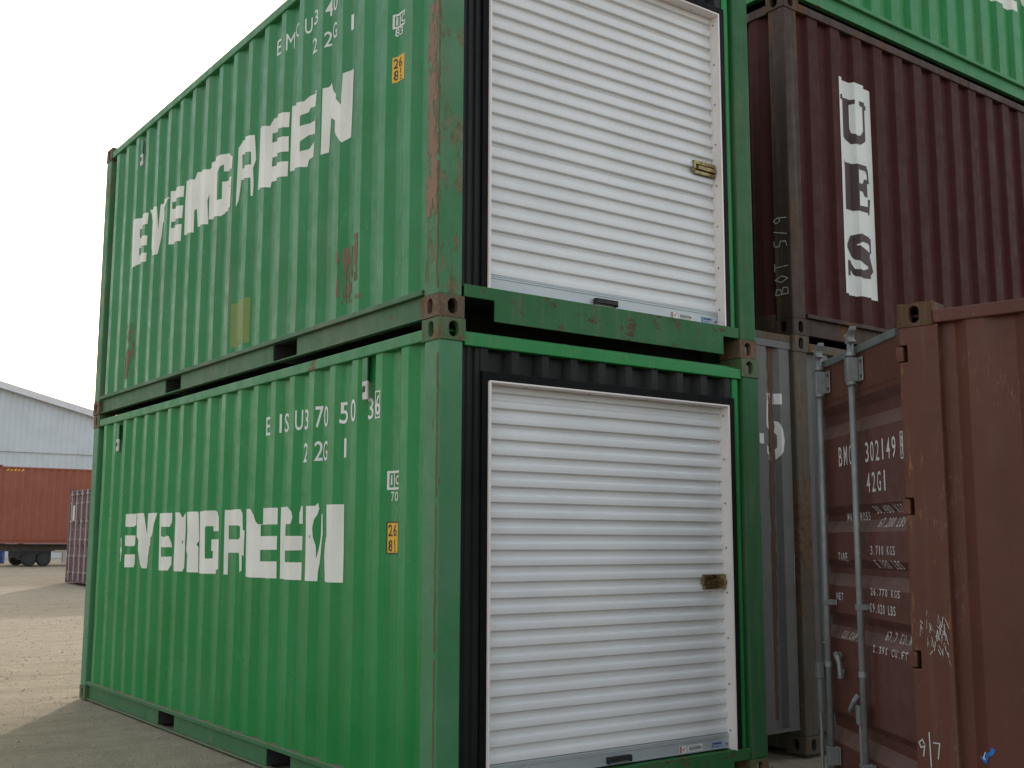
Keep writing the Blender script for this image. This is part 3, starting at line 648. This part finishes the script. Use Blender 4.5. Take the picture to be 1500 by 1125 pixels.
E_ = [(0,0),(.95,0),(1,.34),(.9,.34),(.8,.13),(.48,.11),(.48,.43),(.60,.43),(.66,.33),(.76,.33),(.76,.70),(.66,.70),(.60,.59),(.48,.59),(.48,.89),(.72,.89),(.86,.68),(.98,.68),(.95,1),(-.02,1),(-.02,.89),(.10,.88),(.10,.12),(-.02,.11)]
cl = [(.84,.66),(.82,.80),(.70,.91),(.48,.94),(.28,.86),(.22,.72),(.32,.60),(.56,.50),(.76,.40),(.82,.24),(.70,.10),(.48,.06),(.28,.12),(.17,.24),(.13,.36)]
wd = [.08,.12,.16,.19,.25,.31,.34,.35,.34,.31,.25,.19,.16,.12,.08]
lf_, rt_ = [], []
for i, p in enumerate(cl):
    a, b = cl[max(0, i-1)], cl[min(len(cl)-1, i+1)]; dx, dy = b[0]-a[0], b[1]-a[1]; l = math.hypot(dx, dy)
    lf_.append((p[0]-dy/l*wd[i]/2, p[1]+dx/l*wd[i]/2)); rt_.append((p[0]+dy/l*wd[i]/2, p[1]-dx/l*wd[i]/2))
S_ = lf_+rt_[::-1]
bx = lambda a, b, c, d: [(a,c),(b,c),(b,d),(a,d)]
um = [fit(poly([U_]), .685, 1.035, 4.51-zb, 4.86-zb, True), fit(poly([E_]), .705, 1.06, 3.965-zb, 4.34-zb, True), fit(poly([S_]), .715, 1.075, 3.445-zb, 3.775-zb, True)]
for q in (bx(.82,.92,.64,1.0), bx(.07,.16,.0,.36)):
    vs, fs = fit(poly([q]), .715, 1.075, 3.445-zb, 3.775-zb, True); um.append((vs, fs, .0006))
s.text('lettering', um, M_umar, o, .0045)
# chalk writing on the corner post, reading upwards on the end face
def chalkP(u, v, o): return (W-.02-v, .005-o, u)
ck = {'B': [[(0,0),(0,1),(.5,.9),(.45,.6),(0,.5),(.6,.4),(.55,.05),(0,0)]], 'O': [[(.3,0),(0,.5),(.3,1),(.6,.5),(.3,0)]], 'T': [[(0,1),(.7,1)],[(.35,1),(.35,0)]],
      '5': [[(.6,1),(.1,1),(.05,.6),(.5,.5),(.45,.1),(0,0)]], '/': [[(0,0),(.4,1)]], '9': [[(.5,.6),(.2,.5),(.05,.8),(.35,1),(.55,.7),(.4,0)]], '7': [[(0,1),(.6,1),(.4,0)]]}
def chalk(text, u, v, h, adv, wd):
    sh = []
    for ch in text:
        if ch in ck: sh += strokes([[(u+x*h*.7, v+y*h) for x, y in ln] for ln in ck[ch]], wd)
        u += adv
    return sh
drape('chalk_writing', chalk('BOT 5/9', .30, .015, .115, .088, .006), chalkP, [], [], M_chalk, ue, .0025)

mats_top = dict(wall=M_green, post=M_cast_g, rail=M_green_rail, railb=M_green_rail, cast=M_cast, cast_low=M_cast)
tp, St = container('shipping_container', org+Vector((0,0,2.90+H86+.004)), TH-R(90), 12.192, H86, mats_top, 'green container at the top of the right stack, resting on the maroon one',
    group=GRP, seeds=(21,22), sl=.030)
s, o = St[1]
ty = 3.06; sp = []
for ch, a, b in SPAN: sp.append((ch, ty+(5.2-a)*1.0, ty+(5.2-b)*1.0))
s.text('lettering', [fit(poly(LET[c]), a, b, .87, 1.33, True) for c, a, b in sp], M_ink, o)

# ------------------------------------------------------------------ red container with the open door
ANG = R(168)
A = Vector((1.655, -1.578, 0)); rz = R(180)+ (ANG*-1+R(180))    # local +y points along (sin ANG, cos ANG)
rz = math.atan2(-math.sin(ANG), math.cos(ANG))
lx = Vector((math.cos(rz), math.sin(rz), 0))
orgR = A - lx*W
mats_red = dict(wall=M_red, post=M_redpost, rail=M_red, railb=M_red, cast=M_redcast, cast_low=M_redcast, skip_post=(1, 0))
rd, Sr = container('shipping_container', orgR, rz, 12.192, H86, mats_red, 'dark red container on the right, door with grey lock rods swung open',
    group=GRP, seeds=(31,32), post_w=(.155,.20), ya=.195, y0=.37)
hz = [2.343, 1.600, .882, .22]
pts = [(.200,.116),(.200,H86-.116),(.004,H86-.116)]
for z in sorted(hz, reverse=True): pts += [(.004,z+.041),(.046,z+.041),(.046,z-.041),(.004,z-.041)]
pts.append((.004,.116))
pm = MB().prism(pts, lambda u, v, t: (t, u, v), W-.155, W-.004)
pm.build('corner_post', M_redpost, rd, .006)
for z in hz:
    MB().box(W-.11, W-.006, -.012, .026, z-.036, z+.036).build('hinge_lug', M_redpost, rd, .003)
s, o = Sr[1]
# blue sticker and chalk on the side
bl = [(0,.35),(.30,.42),(.42,.62),(.66,.72),(.78,.98),(1,.86),(.86,.58),(.62,.46),(.50,.18),(.42,0),(.2,.12)]
s.text('blue_sticker', [fit(poly([bl]), .285, .365, .44, .52, True)], M_blue, o, .004)
s.text('sticker_print', [fit(poly([[(0,.1),(.5,.9),(.62,.85),(.3,.3),(.6,0)]]), .300, .330, .458, .50, True)], M_uwhite, o, .006)
def postP(u, v, o): return (W-.004+o, u, v)
drape('chalk_writing', chalk('9', .018, .445, .075, .06, .006)+chalk('7', .088, .44, .07, .05, .006)+strokes([[(.073,.40),(.070,.555)]], .006), postP, [], [], M_chalk, rd, .003)
random.seed(3)
scf = []
for i in range(46):
    u = random.uniform(.05, .18); z = 1.02+random.gauss(0, .05)-(u-.11)*.5; l = random.uniform(.01, .05)
    scf += strokes([[(u, z), (u+random.uniform(-.012,.02), z-l)]], random.uniform(.001,.0038))
drape('white_scuff', scf, postP, [], [], M_chalk, rd, .003)
# left door leaf, closed
cd = MB(); vs = []
gz = [(2.105,.055),(1.555,.03),(1.26,.03),(.965,.03),(.40,.05)]      # groove centres of the door pressings
dprof = [(2.44,0)]
for z, hh in gz: dprof += [(z+.045+hh, 0), (z+hh, .040), (z-.005, .040), (z-.055-hh*.5, 0)]
dprof += [(.17, 0)]
def dpd(z):
    for (a, p), (b, q) in zip(dprof[:-1], dprof[1:]):
        if b <= z <= a: return p+(q-p)*(a-z)/(a-b)
    return 0
for z, d in dprof: vs += [(.17, .016+d, z), (1.20, .016+d, z)]
cd.add(vs, [(2*i, 2*i+1, 2*i+3, 2*i+2) for i in range(len(dprof)-1)])
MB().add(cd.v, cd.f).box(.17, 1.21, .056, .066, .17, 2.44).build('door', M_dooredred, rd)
# right leaf, swung open
hw = A + Vector((.035, .028, 0)); da = R(32.6)
dd = Vector((math.sin(da), math.cos(da), 0)); dn = Vector((-math.cos(da), math.sin(da), 0))
# put everything of the leaf in the container's local frame
RM = Matrix.Rotation(rz, 4, 'Z'); RM.translation = orgR; RI = RM.inverted()
def D(u, z, out=0): return tuple(RI @ (hw + dd*u + dn*out + Vector((0,0,z))))
DW = 1.185
mb = MB(); vs = []
for z, d in dprof: vs += [D(-.03, z, -d), D(DW, z, -d)]
mb.add(vs, [(2*i, 2*i+1, 2*i+3, 2*i+2) for i in range(len(dprof)-1)])
def dbox(mb, u0, u1, z0, z1, o0, o1):
    c = [(u0,z0,o0),(u1,z0,o0),(u1,z0,o1),(u0,z0,o1),(u0,z1,o0),(u1,z1,o0),(u1,z1,o1),(u0,z1,o1)]
    return mb.add([D(u, z, q) for u, z, q in c], [(0,3,2,1),(4,5,6,7),(0,1,5,4),(1,2,6,5),(2,3,7,6),(3,0,4,7)])
dbox(mb, .0, DW, .17, 2.44, -.052, -.042)
dbox(mb, .02, DW, 2.236, 2.242, -.041, .0025)
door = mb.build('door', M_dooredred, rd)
gk = MB(); dbox(gk, .012, DW+.03, 2.4405, 2.485, -.045, .012); dbox(gk, DW+.0005, DW+.032, .15, 2.440, -.045, .012); dbox(gk, .012, DW+.03, .125, .1695, -.045, .008)
gk.build('gasket', M_gasket, door, .008)
for ur in (1.03, .512):
    rod = MB().tube([D(ur, .10, .045), D(ur, 2.50, .045)], .0175, 14).build('lock_rod', M_galv, door, smooth=True)
    k = MB()
    dbox(k, ur-.036, ur+.036, 2.285, 2.415, .004, .012); dbox(k, ur-.022, ur+.026, 2.285, 2.415, .0125, .072)
    dbox(k, ur-.075, ur-.0365, 2.285, 2.415, .004, .011)
    k.build('rod_guide', M_galv, door, .010, seg=3)
    for z, rr, hh in ((2.268,.028,.018), (2.425,.028,.018), (.735,.022,.03)): MB().tube([D(ur, z, .045), D(ur, z+hh, .045)], rr, 14).build('rod_collar', M_galv, door)
    k = MB(); dbox(k, ur-.055, ur+.03, 1.078, 1.108, .003, .010); dbox(k, ur-.02, ur+.02, 1.078, 1.108, .0095, .066); k.build('rod_bracket', M_galv, door, .003)
    k = MB(); dbox(k, ur-.035, ur+.035, .20, .30, .004, .012); dbox(k, ur-.022, ur+.026, .20, .30, .0115, .072); k.build('rod_bracket', M_galv, door, .004)
    k = MB()
    cam_ = [(-.045,.055),(-.015,.045),(.012,.058),(.055,.085),(.05,.064),(.022,.040),(.016,.022),(.03,.012),(.05,.0),(-.03,-.004),(-.018,.018),(-.03,.035)]
    k.prism([(u*1.0, v) for u, v in cam_], lambda u, v, t: D(ur-u, 2.497+v, .045+t), -.020, .020)
    k.build('lock_cam', M_galv, door, .006)
    bt = MB()
    for z in (2.31, 2.39):
        for q in (-.058,): bt.tube([D(ur+q, z, .011), D(ur+q, z, .018)], .009, 8)
    bt.build('guide_bolt', M_redpost, door)
# handles
h = MB()
dbox(h, 1.165, 1.220, .655, .745, .03, .062); dbox(h, 1.172, 1.206, .46, .6545, .036, .056); h.tube([D(1.188,.4605,.046), D(1.188,.36,.046)], .008, 8); h.tube([D(1.202,.4605,.046), D(1.202,.36,.046)], .006, 8)
h.tube([D(1.188,.37,.046), D(1.192,.05,.046)], .011, 8)
h.build('handle', M_galv, door, .003)
h = MB(); dbox(h, .540, .590, .49, .585, .025, .062); h.tube([D(.565,.495,.045), D(.557,.17,.045)], .011, 8); h.build('handle', M_galv, door, .003)
h = MB()
h.tube([D(0.955,.80,.01), D(0.930,.812,.035), D(0.895,.80,.042), D(0.870,.77,.042), D(0.860,.70,.042)], [.016,.017,.015,.013,.012], 8)
h.tube([D(0.860,.70,.042), D(0.880,.685,.03), D(0.890,.735,.015)], [.014,.013,.010], 8); h.tube([D(0.955,.80,.002), D(0.955,.80,.03)], .024, 10)
h.build('handle_catch', M_galv, door); h = MB()
h.tube([D(0.685,.62,.01), D(0.680,.59,.035), D(0.700,.56,.042), D(0.725,.54,.042), D(0.735,.53,.03)], [.016,.015,.013,.013,.012], 8)
h.build('handle_catch', M_galv, door)
wr = MB().tube([D(1.03,.87,.066), D(1.08,.865,.06), D(1.15,.84,.04), D(1.23,.78,.02), D(1.30,.68,.0), D(1.32,.60,.0)], .006, 6)
wr.build('seal_wire', M_galv, door)
# door stencils: u runs from the free edge to the hinge for the reader
def doorP(u, v, o): return D(-u, v, -dpd(v)+o)
dc = [z for z, d in dprof]
def dtext(name, rows):
    sh = []
    for t, ua, ub, z0, z1, sk in rows:
        adv = (ua-ub)/(len(t)-.35)
        sh += line(t, -ua, z0, z1-z0, adv, .66, .004, sk)
    drape(name, sh, doorP, [], dc, M_inkdoor, door, .0025)
dtext('number_marking', [('BMOU', .868, .575, 1.852, 1.960, 0), ('302149', .466, .062, 1.848, 1.954, 0)])
drape('check_digit', [frame(-.004, .030, 1.835, 1.968, .006), fit(glyph('9', .004), .005, .024, 1.85, 1.95)], doorP, [], dc, M_inkdoor, door, .0025)
dtext('type_marking', [('42G1', .462, .195, 1.690, 1.793, 0)])
for row_ in [('MAX.GROSS', .872, .53, 1.545, 1.592, 0), ('30.480 KGS', .432, .05, 1.578, 1.618, 0), ('67.200 LBS', .373, .045, 1.507, 1.555, 0),
    ('TARE', .93, .79, 1.327, 1.372, 0), ('3.710 KGS', .445, .128, 1.367, 1.412, 0), ('8.180 LBS', .413, .078, 1.298, 1.340, 0),
    ('NET', .985, .875, 1.110, 1.150, 0), ('26.770 KGS', .467, .09, 1.158, 1.195, 0), ('59.020 LBS', .480, .152, 1.070, 1.116, 0),
    ('CU.CAP.', .942, .70, .902, .940, 0), ('67.7 CU.M', .369, .05, .935, .982, 0), ('2.391 CU.FT', .469, .03, .868, .905, 0)]: dtext('weight_marking', [row_])

# ------------------------------------------------------------------ ground
fh = Vector((math.sin(YAW), math.cos(YAW), 0))
def rise(x, y):
    d = math.hypot(x-CAM.x, y-CAM.y); t = (d-18)/34
    if t <= 0: return 0
    return .5*min(t, 1)**2*(3-2*min(t, 1)) if t < 1 else .5
def gz_(x, y):
    p = Vector((x, y, 0))
    d = math.hypot(x-CAM.x, y-CAM.y)
    amp = .030*min(1, d/6)
    h = mnoise.noise(p*.35)*.8+mnoise.noise(p*1.1)*.5+mnoise.noise(p*3.7)*.22+mnoise.noise(p*9)*.12
    k = 1.0
    # flat under the containers
    if -.35 < x < 2.8 and -.35 < y < 6.4: k = .15
    return rise(x, y)+amp*k*(h*.5-.55)-.006
rs = [0]; r = .35
while r < 1500: rs.append(r); r *= 1.034 if r < 70 else 1.25
na = 0
angs = []
a = -180
while a < 180:
    angs.append(a); d = abs(a-0); a += .35 if -34 < a < 34 else 3.0
verts = []; faces = []
for r in rs[1:]:
    for a in angs:
        t = YAW+R(a); x, y = CAM.x+r*math.sin(t), CAM.y+r*math.cos(t); verts.append((x, y, gz_(x, y) if r < 90 else .48))
na = len(angs)
for i in range(len(rs)-2):
    for j in range(na):
        faces.append((i*na+j, i*na+(j+1) % na, (i+1)*na+(j+1) % na, (i+1)*na+j))
verts.append((CAM.x, CAM.y, -.006)); c = len(verts)-1
faces += [(c, (j+1) % na, j) for j in range(na)]
def ground_mat():
    m, t, b, N, L = nodes('gravel_dirt')
    co = N('ShaderNodeTexCoord').outputs['Object']
    n1 = nz(N, L, co, .5, 6, .6); n2 = nz(N, L, co, 5, 8, .7, None, 2); n3 = nz(N, L, co, 60, 7, .75, None, 3); n6 = nz(N, L, co, 2.2, 5, .65, (.22,1.5,1), 6)
    col = mixc(N, L, ramp(N, L, n1, .35, .68), (.46,.385,.275), (.56,.475,.35))
    col = mixc(N, L, ramp(N, L, n2, .42, .70), col, (.36,.30,.21))
    col = mixc(N, L, mixc(N, L, .7, (0,0,0), ramp(N, L, n3, .42, .66)), col, (.62,.55,.43))
    col = mixc(N, L, ramp(N, L, n6, .50, .66, (0,0,0,1), (.5,.5,.5,1)), col, (.34,.28,.20))
    v = N('ShaderNodeTexVoronoi'); v.inputs['Scale'].default_value = 55; L(co, v.inputs['Vector'])
    vm = ramp(N, L, v.outputs['Distance'], .10, .26, (1,1,1,1), (0,0,0,1))
    n5 = nz(N, L, co, 6, 4, .6, None, 5)
    mm = N('ShaderNodeMath'); mm.operation = 'MULTIPLY'; L(vm, mm.inputs[0]); L(ramp(N, L, n5, .52, .62), mm.inputs[1])
    col = mixc(N, L, mm.outputs[0], col, (.17,.155,.125))
    L(col, b.inputs['Base Color']); b.inputs['Roughness'].default_value = .95; b.inputs['Specular IOR Level'].default_value = .2
    add = N('ShaderNodeMath'); add.operation = 'ADD'; L(n2, add.inputs[0]); L(n3, add.inputs[1])
    ad2 = N('ShaderNodeMath'); ad2.operation = 'MULTIPLY_ADD'; L(mm.outputs[0], ad2.inputs[0]); ad2.inputs[1].default_value = .5; L(add.outputs[0], ad2.inputs[2])
    bp = N('ShaderNodeBump'); bp.inputs['Strength'].default_value = 1.0; bp.inputs['Distance'].default_value = .05
    L(ad2.outputs[0], bp.inputs['Height']); L(bp.outputs[0], b.inputs['Normal'])
    return m
M_ground = ground_mat()
gme = bpy.data.meshes.new('ground'); gme.from_pydata(verts, [], faces); gme.materials.append(M_ground)
for p in gme.polygons: p.use_smooth = True
go = bpy.data.objects.new('ground', gme); COL.objects.link(go); tag(go, kind='structure')

# loose stones
random.seed(11)
mb = MB(); octa = [(1,0,0),(-1,0,0),(0,1,0),(0,-1,0),(0,0,1),(0,0,-1)]; of = [(0,2,4),(2,1,4),(1,3,4),(3,0,4),(2,0,5),(1,2,5),(3,1,5),(0,3,5)]
for i in range(8500):
    r = 5.5+26*random.random()**1.8; a = YAW+R(random.uniform(-28, -6) if random.random() < .9 else random.uniform(10, 18))
    x, y = CAM.x+r*math.sin(a), CAM.y+r*math.cos(a)
    if -.05 < x < 2.5 and -.05 < y < 6.1: continue
    s_ = random.uniform(.0035, .009)*(1+r*.008)*(1.9 if random.random() < .04 else 1); z = gz_(x, y)
    rot = Matrix.Rotation(random.uniform(0, 6.3), 3, 'Z') @ Matrix.Rotation(random.uniform(0, 6.3), 3, 'X')
    mb.add([tuple(rot @ Vector((p[0]*s_*random.uniform(.7,1.4), p[1]*s_*random.uniform(.7,1.2), p[2]*s_*.7)) + Vector((x, y, z+s_*.2))) for p in octa], of)
gv = mb.build('loose_gravel', plain('gravel_stone', (.40,.345,.26), .9, 0, .45, 3, 97, .1)); tag(gv, kind='stuff', label='small loose stones scattered over the dirt yard', cat='gravel')

# ------------------------------------------------------------------ far background
def at(px, depth, z=0):
    """world point seen at image column px (of 1500) at a forward distance"""
    p = CAM + fh*depth + r0*((px-750)/1663.34*depth); return Vector((p.x, p.y, z))
# warehouse, long axis across, gable towards the yard, parallel to world x
W0 = at(0, 60, .45)
M_wh = plain('pale_blue_cladding', (.55,.60,.64), .5, .1, .10, .8, 100, .02)
M_whtrim = plain('cladding_trim', (.66,.67,.70), .5, 0, .1, 2, 101, .02)
wh = empty('warehouse', W0, 0, label='pale grey metal clad warehouse with a sloping gable roof behind the red trailer container', cat='warehouse')
xr = -6.0; rl = 9.1+.25*6; sl_ = .251
def roofz(x): return rl - sl_*abs(x-xr)
for (z0, zf, dy) in ((0, lambda x: 5.72, 0), (5.64, roofz, -.09)):
    vs = []; fs = []; x = -34; i = 0
    while x < 26:
        for q, d in ((0,0),(.10,0),(.13,-.03),(.17,-.03),(.20,0)):
            xx = x+q
            if xx > 26: break
            vs += [(xx, dy+d, z0), (xx, dy+d, zf(xx))]
        x += .30
    n = len(vs)//2; fs = [(2*i, 2*i+1, 2*i+3, 2*i+2) for i in range(n-1)]
    MB().add(vs, fs).build('gable_wall', M_wh, wh)
mb = MB()
for x0, x1 in ((-34, xr), (xr, 26.4)):
    mb.add([(x0,-.45,roofz(x0)+.02),(x1,-.45,roofz(x1)+.02),(x1,40,roofz(x1)+.02),(x0,40,roofz(x0)+.02),(x0,-.45,roofz(x0)+.12),(x1,-.45,roofz(x1)+.12),(x1,40,roofz(x1)+.12),(x0,40,roofz(x0)+.12)],
           [(0,3,2,1),(4,5,6,7),(0,1,5,4),(1,2,6,5),(2,3,7,6),(3,0,4,7)])
mb.build('roof', M_whtrim, wh)
mb = MB()
for x0, x1 in ((-34, xr), (xr, 26.4)):
    mb.add([(x0,-.5,roofz(x0)-.22),(x1,-.5,roofz(x1)-.22),(x1,-.46,roofz(x1)-.22),(x0,-.46,roofz(x0)-.22),(x0,-.5,roofz(x0)+.14),(x1,-.5,roofz(x1)+.14),(x1,-.46,roofz(x1)+.14),(x0,-.46,roofz(x0)+.14)],
           [(0,3,2,1),(4,5,6,7),(0,1,5,4),(1,2,6,5),(2,3,7,6),(3,0,4,7)])
mb.build('roof_trim', M_whtrim, wh)
MB().box(25.9, 26, .02, 40, 0, roofz(26)).build('side_wall', M_wh, wh)

# container on a trailer, parallel to the warehouse
T0 = at(-2, 42, .46)
M_tr = paint('brick_red_wall_paint', (.29,.088,.055), (.32,.11,.07), rust=.05, streak=.3, rough=.55, seed=110, dirt=(.10,.04,.03))
tc, Stc = container('shipping_container', T0+Vector((0,W,.83)), R(-90), 12.192, 2.896, dict(wall=M_tr), 'brick red container riding on a trailer in front of the warehouse', group=GRP, seeds=(41,42))
s, o = Stc[1]
hzs = [([(.30+i*.13,2.69),(.37+i*.13,2.69),(.42+i*.13,2.76),(.35+i*.13,2.76)], [(0,1,2,3)]) for i in range(5)]
s.text('hazard_stripe', hzs, M_yel, o, .006)
M_frame = plain('trailer_frame_paint', (.10,.075,.06), .6, 0, .3, 5, 111, .1)
tr = empty('container_trailer', T0, R(0), label='low skeletal trailer with twin axles under the brick red container', cat='trailer')
for q in (.55, W-.7): MB().box(.2, 12.0, q, q+.15, .55, .82).build('chassis_rail', M_frame, tr)
for xw in (1.32, 1.84): MB().box(xw-.06, xw+.06, .2, W-.2, .22, .30).build('axle', M_frame, tr)
MB().box(2.2, 4.6, .1, .2, .50, .60).box(2.5, 2.62, .08, .2, .12, .4995).build('side_guard', plain('pale_guard', (.4,.33,.27), .6, 0, .2, 4, 112, 0), tr)
for xw in (1.32, 1.84):
    for yw in (.10, W-.36):
        wl = MB()
        wl.tube([(xw, yw, .25), (xw, yw+.03, .25), (xw, yw+.22, .25), (xw, yw+.26, .25)], [.22,.25,.25,.22], 24)
        wo = wl.build('wheel', M_rubber, tr)
        MB().tube([(xw, yw-.004, .25), (xw, yw+.002, .25)], .12, 16).build('rim', M_dark, wo)
MB().box(1.0, 2.15, .36, W-.36, .301, .56).build('suspension', M_dark, tr)
# barrel, post, far clutter behind the trailer
b0 = at(5, 47, .47)
br = empty('plastic_barrel', b0, 0, label='blue barrel standing on the ground behind the trailer', cat='barrel')
MB().tube([(0,0,0),(0,0,.04),(0,0,.30),(0,0,.32),(0,0,.34),(0,0,.60),(0,0,.62),(0,0,.64),(0,0,.86),(0,0,.90)], [.27,.29,.29,.30,.29,.29,.30,.29,.29,.27], 24).build('barrel_body', plain('blue_plastic', (.02,.075,.30), .45, 0, .2, 6, 115, 0), br, smooth=False)
MB().tube([(.12,.0,.90),(.12,0,.93)], .04, 12).build('bung_cap', M_dark, br)
p0 = at(38, 46, .47)
pt = empty('wooden_post', p0, R(12), label='tan upright timber beside the trailer wheels', cat='post')
MB().box(-.10, .0, -.06, .06, 0, 1.5).box(.003, .10, -.05, .05, 0, 1.35).build('timber', plain('weathered_timber', (.36,.25,.15), .8, 0, .3, 6, 116, .1, (1,1,.1)), pt)

# purple container, door end towards the yard
P0 = at(105, 32.6, 0); P0.z = rise(P0.x, P0.y)+.0
rp = R(-91)
M_pur = paint('faded_purple_paint', (.12,.05,.075), (.20,.12,.13), rust=.3, streak=.5, rough=.6, seed=120, rustcol=(.2,.12,.09), rustcol2=(.26,.19,.16))
pc, Sp = container('shipping_container', P0, rp, 12.192, 2.62, dict(wall=M_pur, post=M_pur), 'faded purple container with pale lock rods on its closed doors, past the green stack', group=GRP, front='door', seeds=(45,46))
for x0, x1 in ((.17,1.215),(1.223,W-.17)):
    vs = []
    for z, d in ((2.52,0),(2.45,0),(2.40,.035),(2.2,.035),(2.15,0),(1.75,0),(1.70,.035),(1.5,.035),(1.45,0),(1.05,0),(1.0,.035),(.8,.035),(.75,0),(.17,0)):
        vs += [(x0, .02+d, z), (x1, .02+d, z)]
    dr = MB().add(vs, [(2*i, 2*i+1, 2*i+3, 2*i+2) for i in range(13)]).box(x0, x1,   .058, .07, .17, 2.52).build('door', M_pur, pc)
    for q in (.25, .75):
        xx = x0+(x1-x0)*q; k = MB().tube([(xx,-.02,.08),(xx,-.02,2.56)], .022, 8)
        for z in (.3, .75, 1.2, 1.7, 2.2, 2.45): k.box(xx-.07, xx+.07, -.04, .018, z-.03, z+.03)
        k.build('lock_rod', plain('pale_rod_paint', (.42,.35,.31), .6, 0, .2, 6, 121, 0) if 'pale_rod_paint' not in bpy.data.materials else bpy.data.materials['pale_rod_paint'], dr)
    if x0 < 1: MB().box(.34, .62, .008, .016, 1.72, 2.15).build('document_plate', M_uwhite, dr)
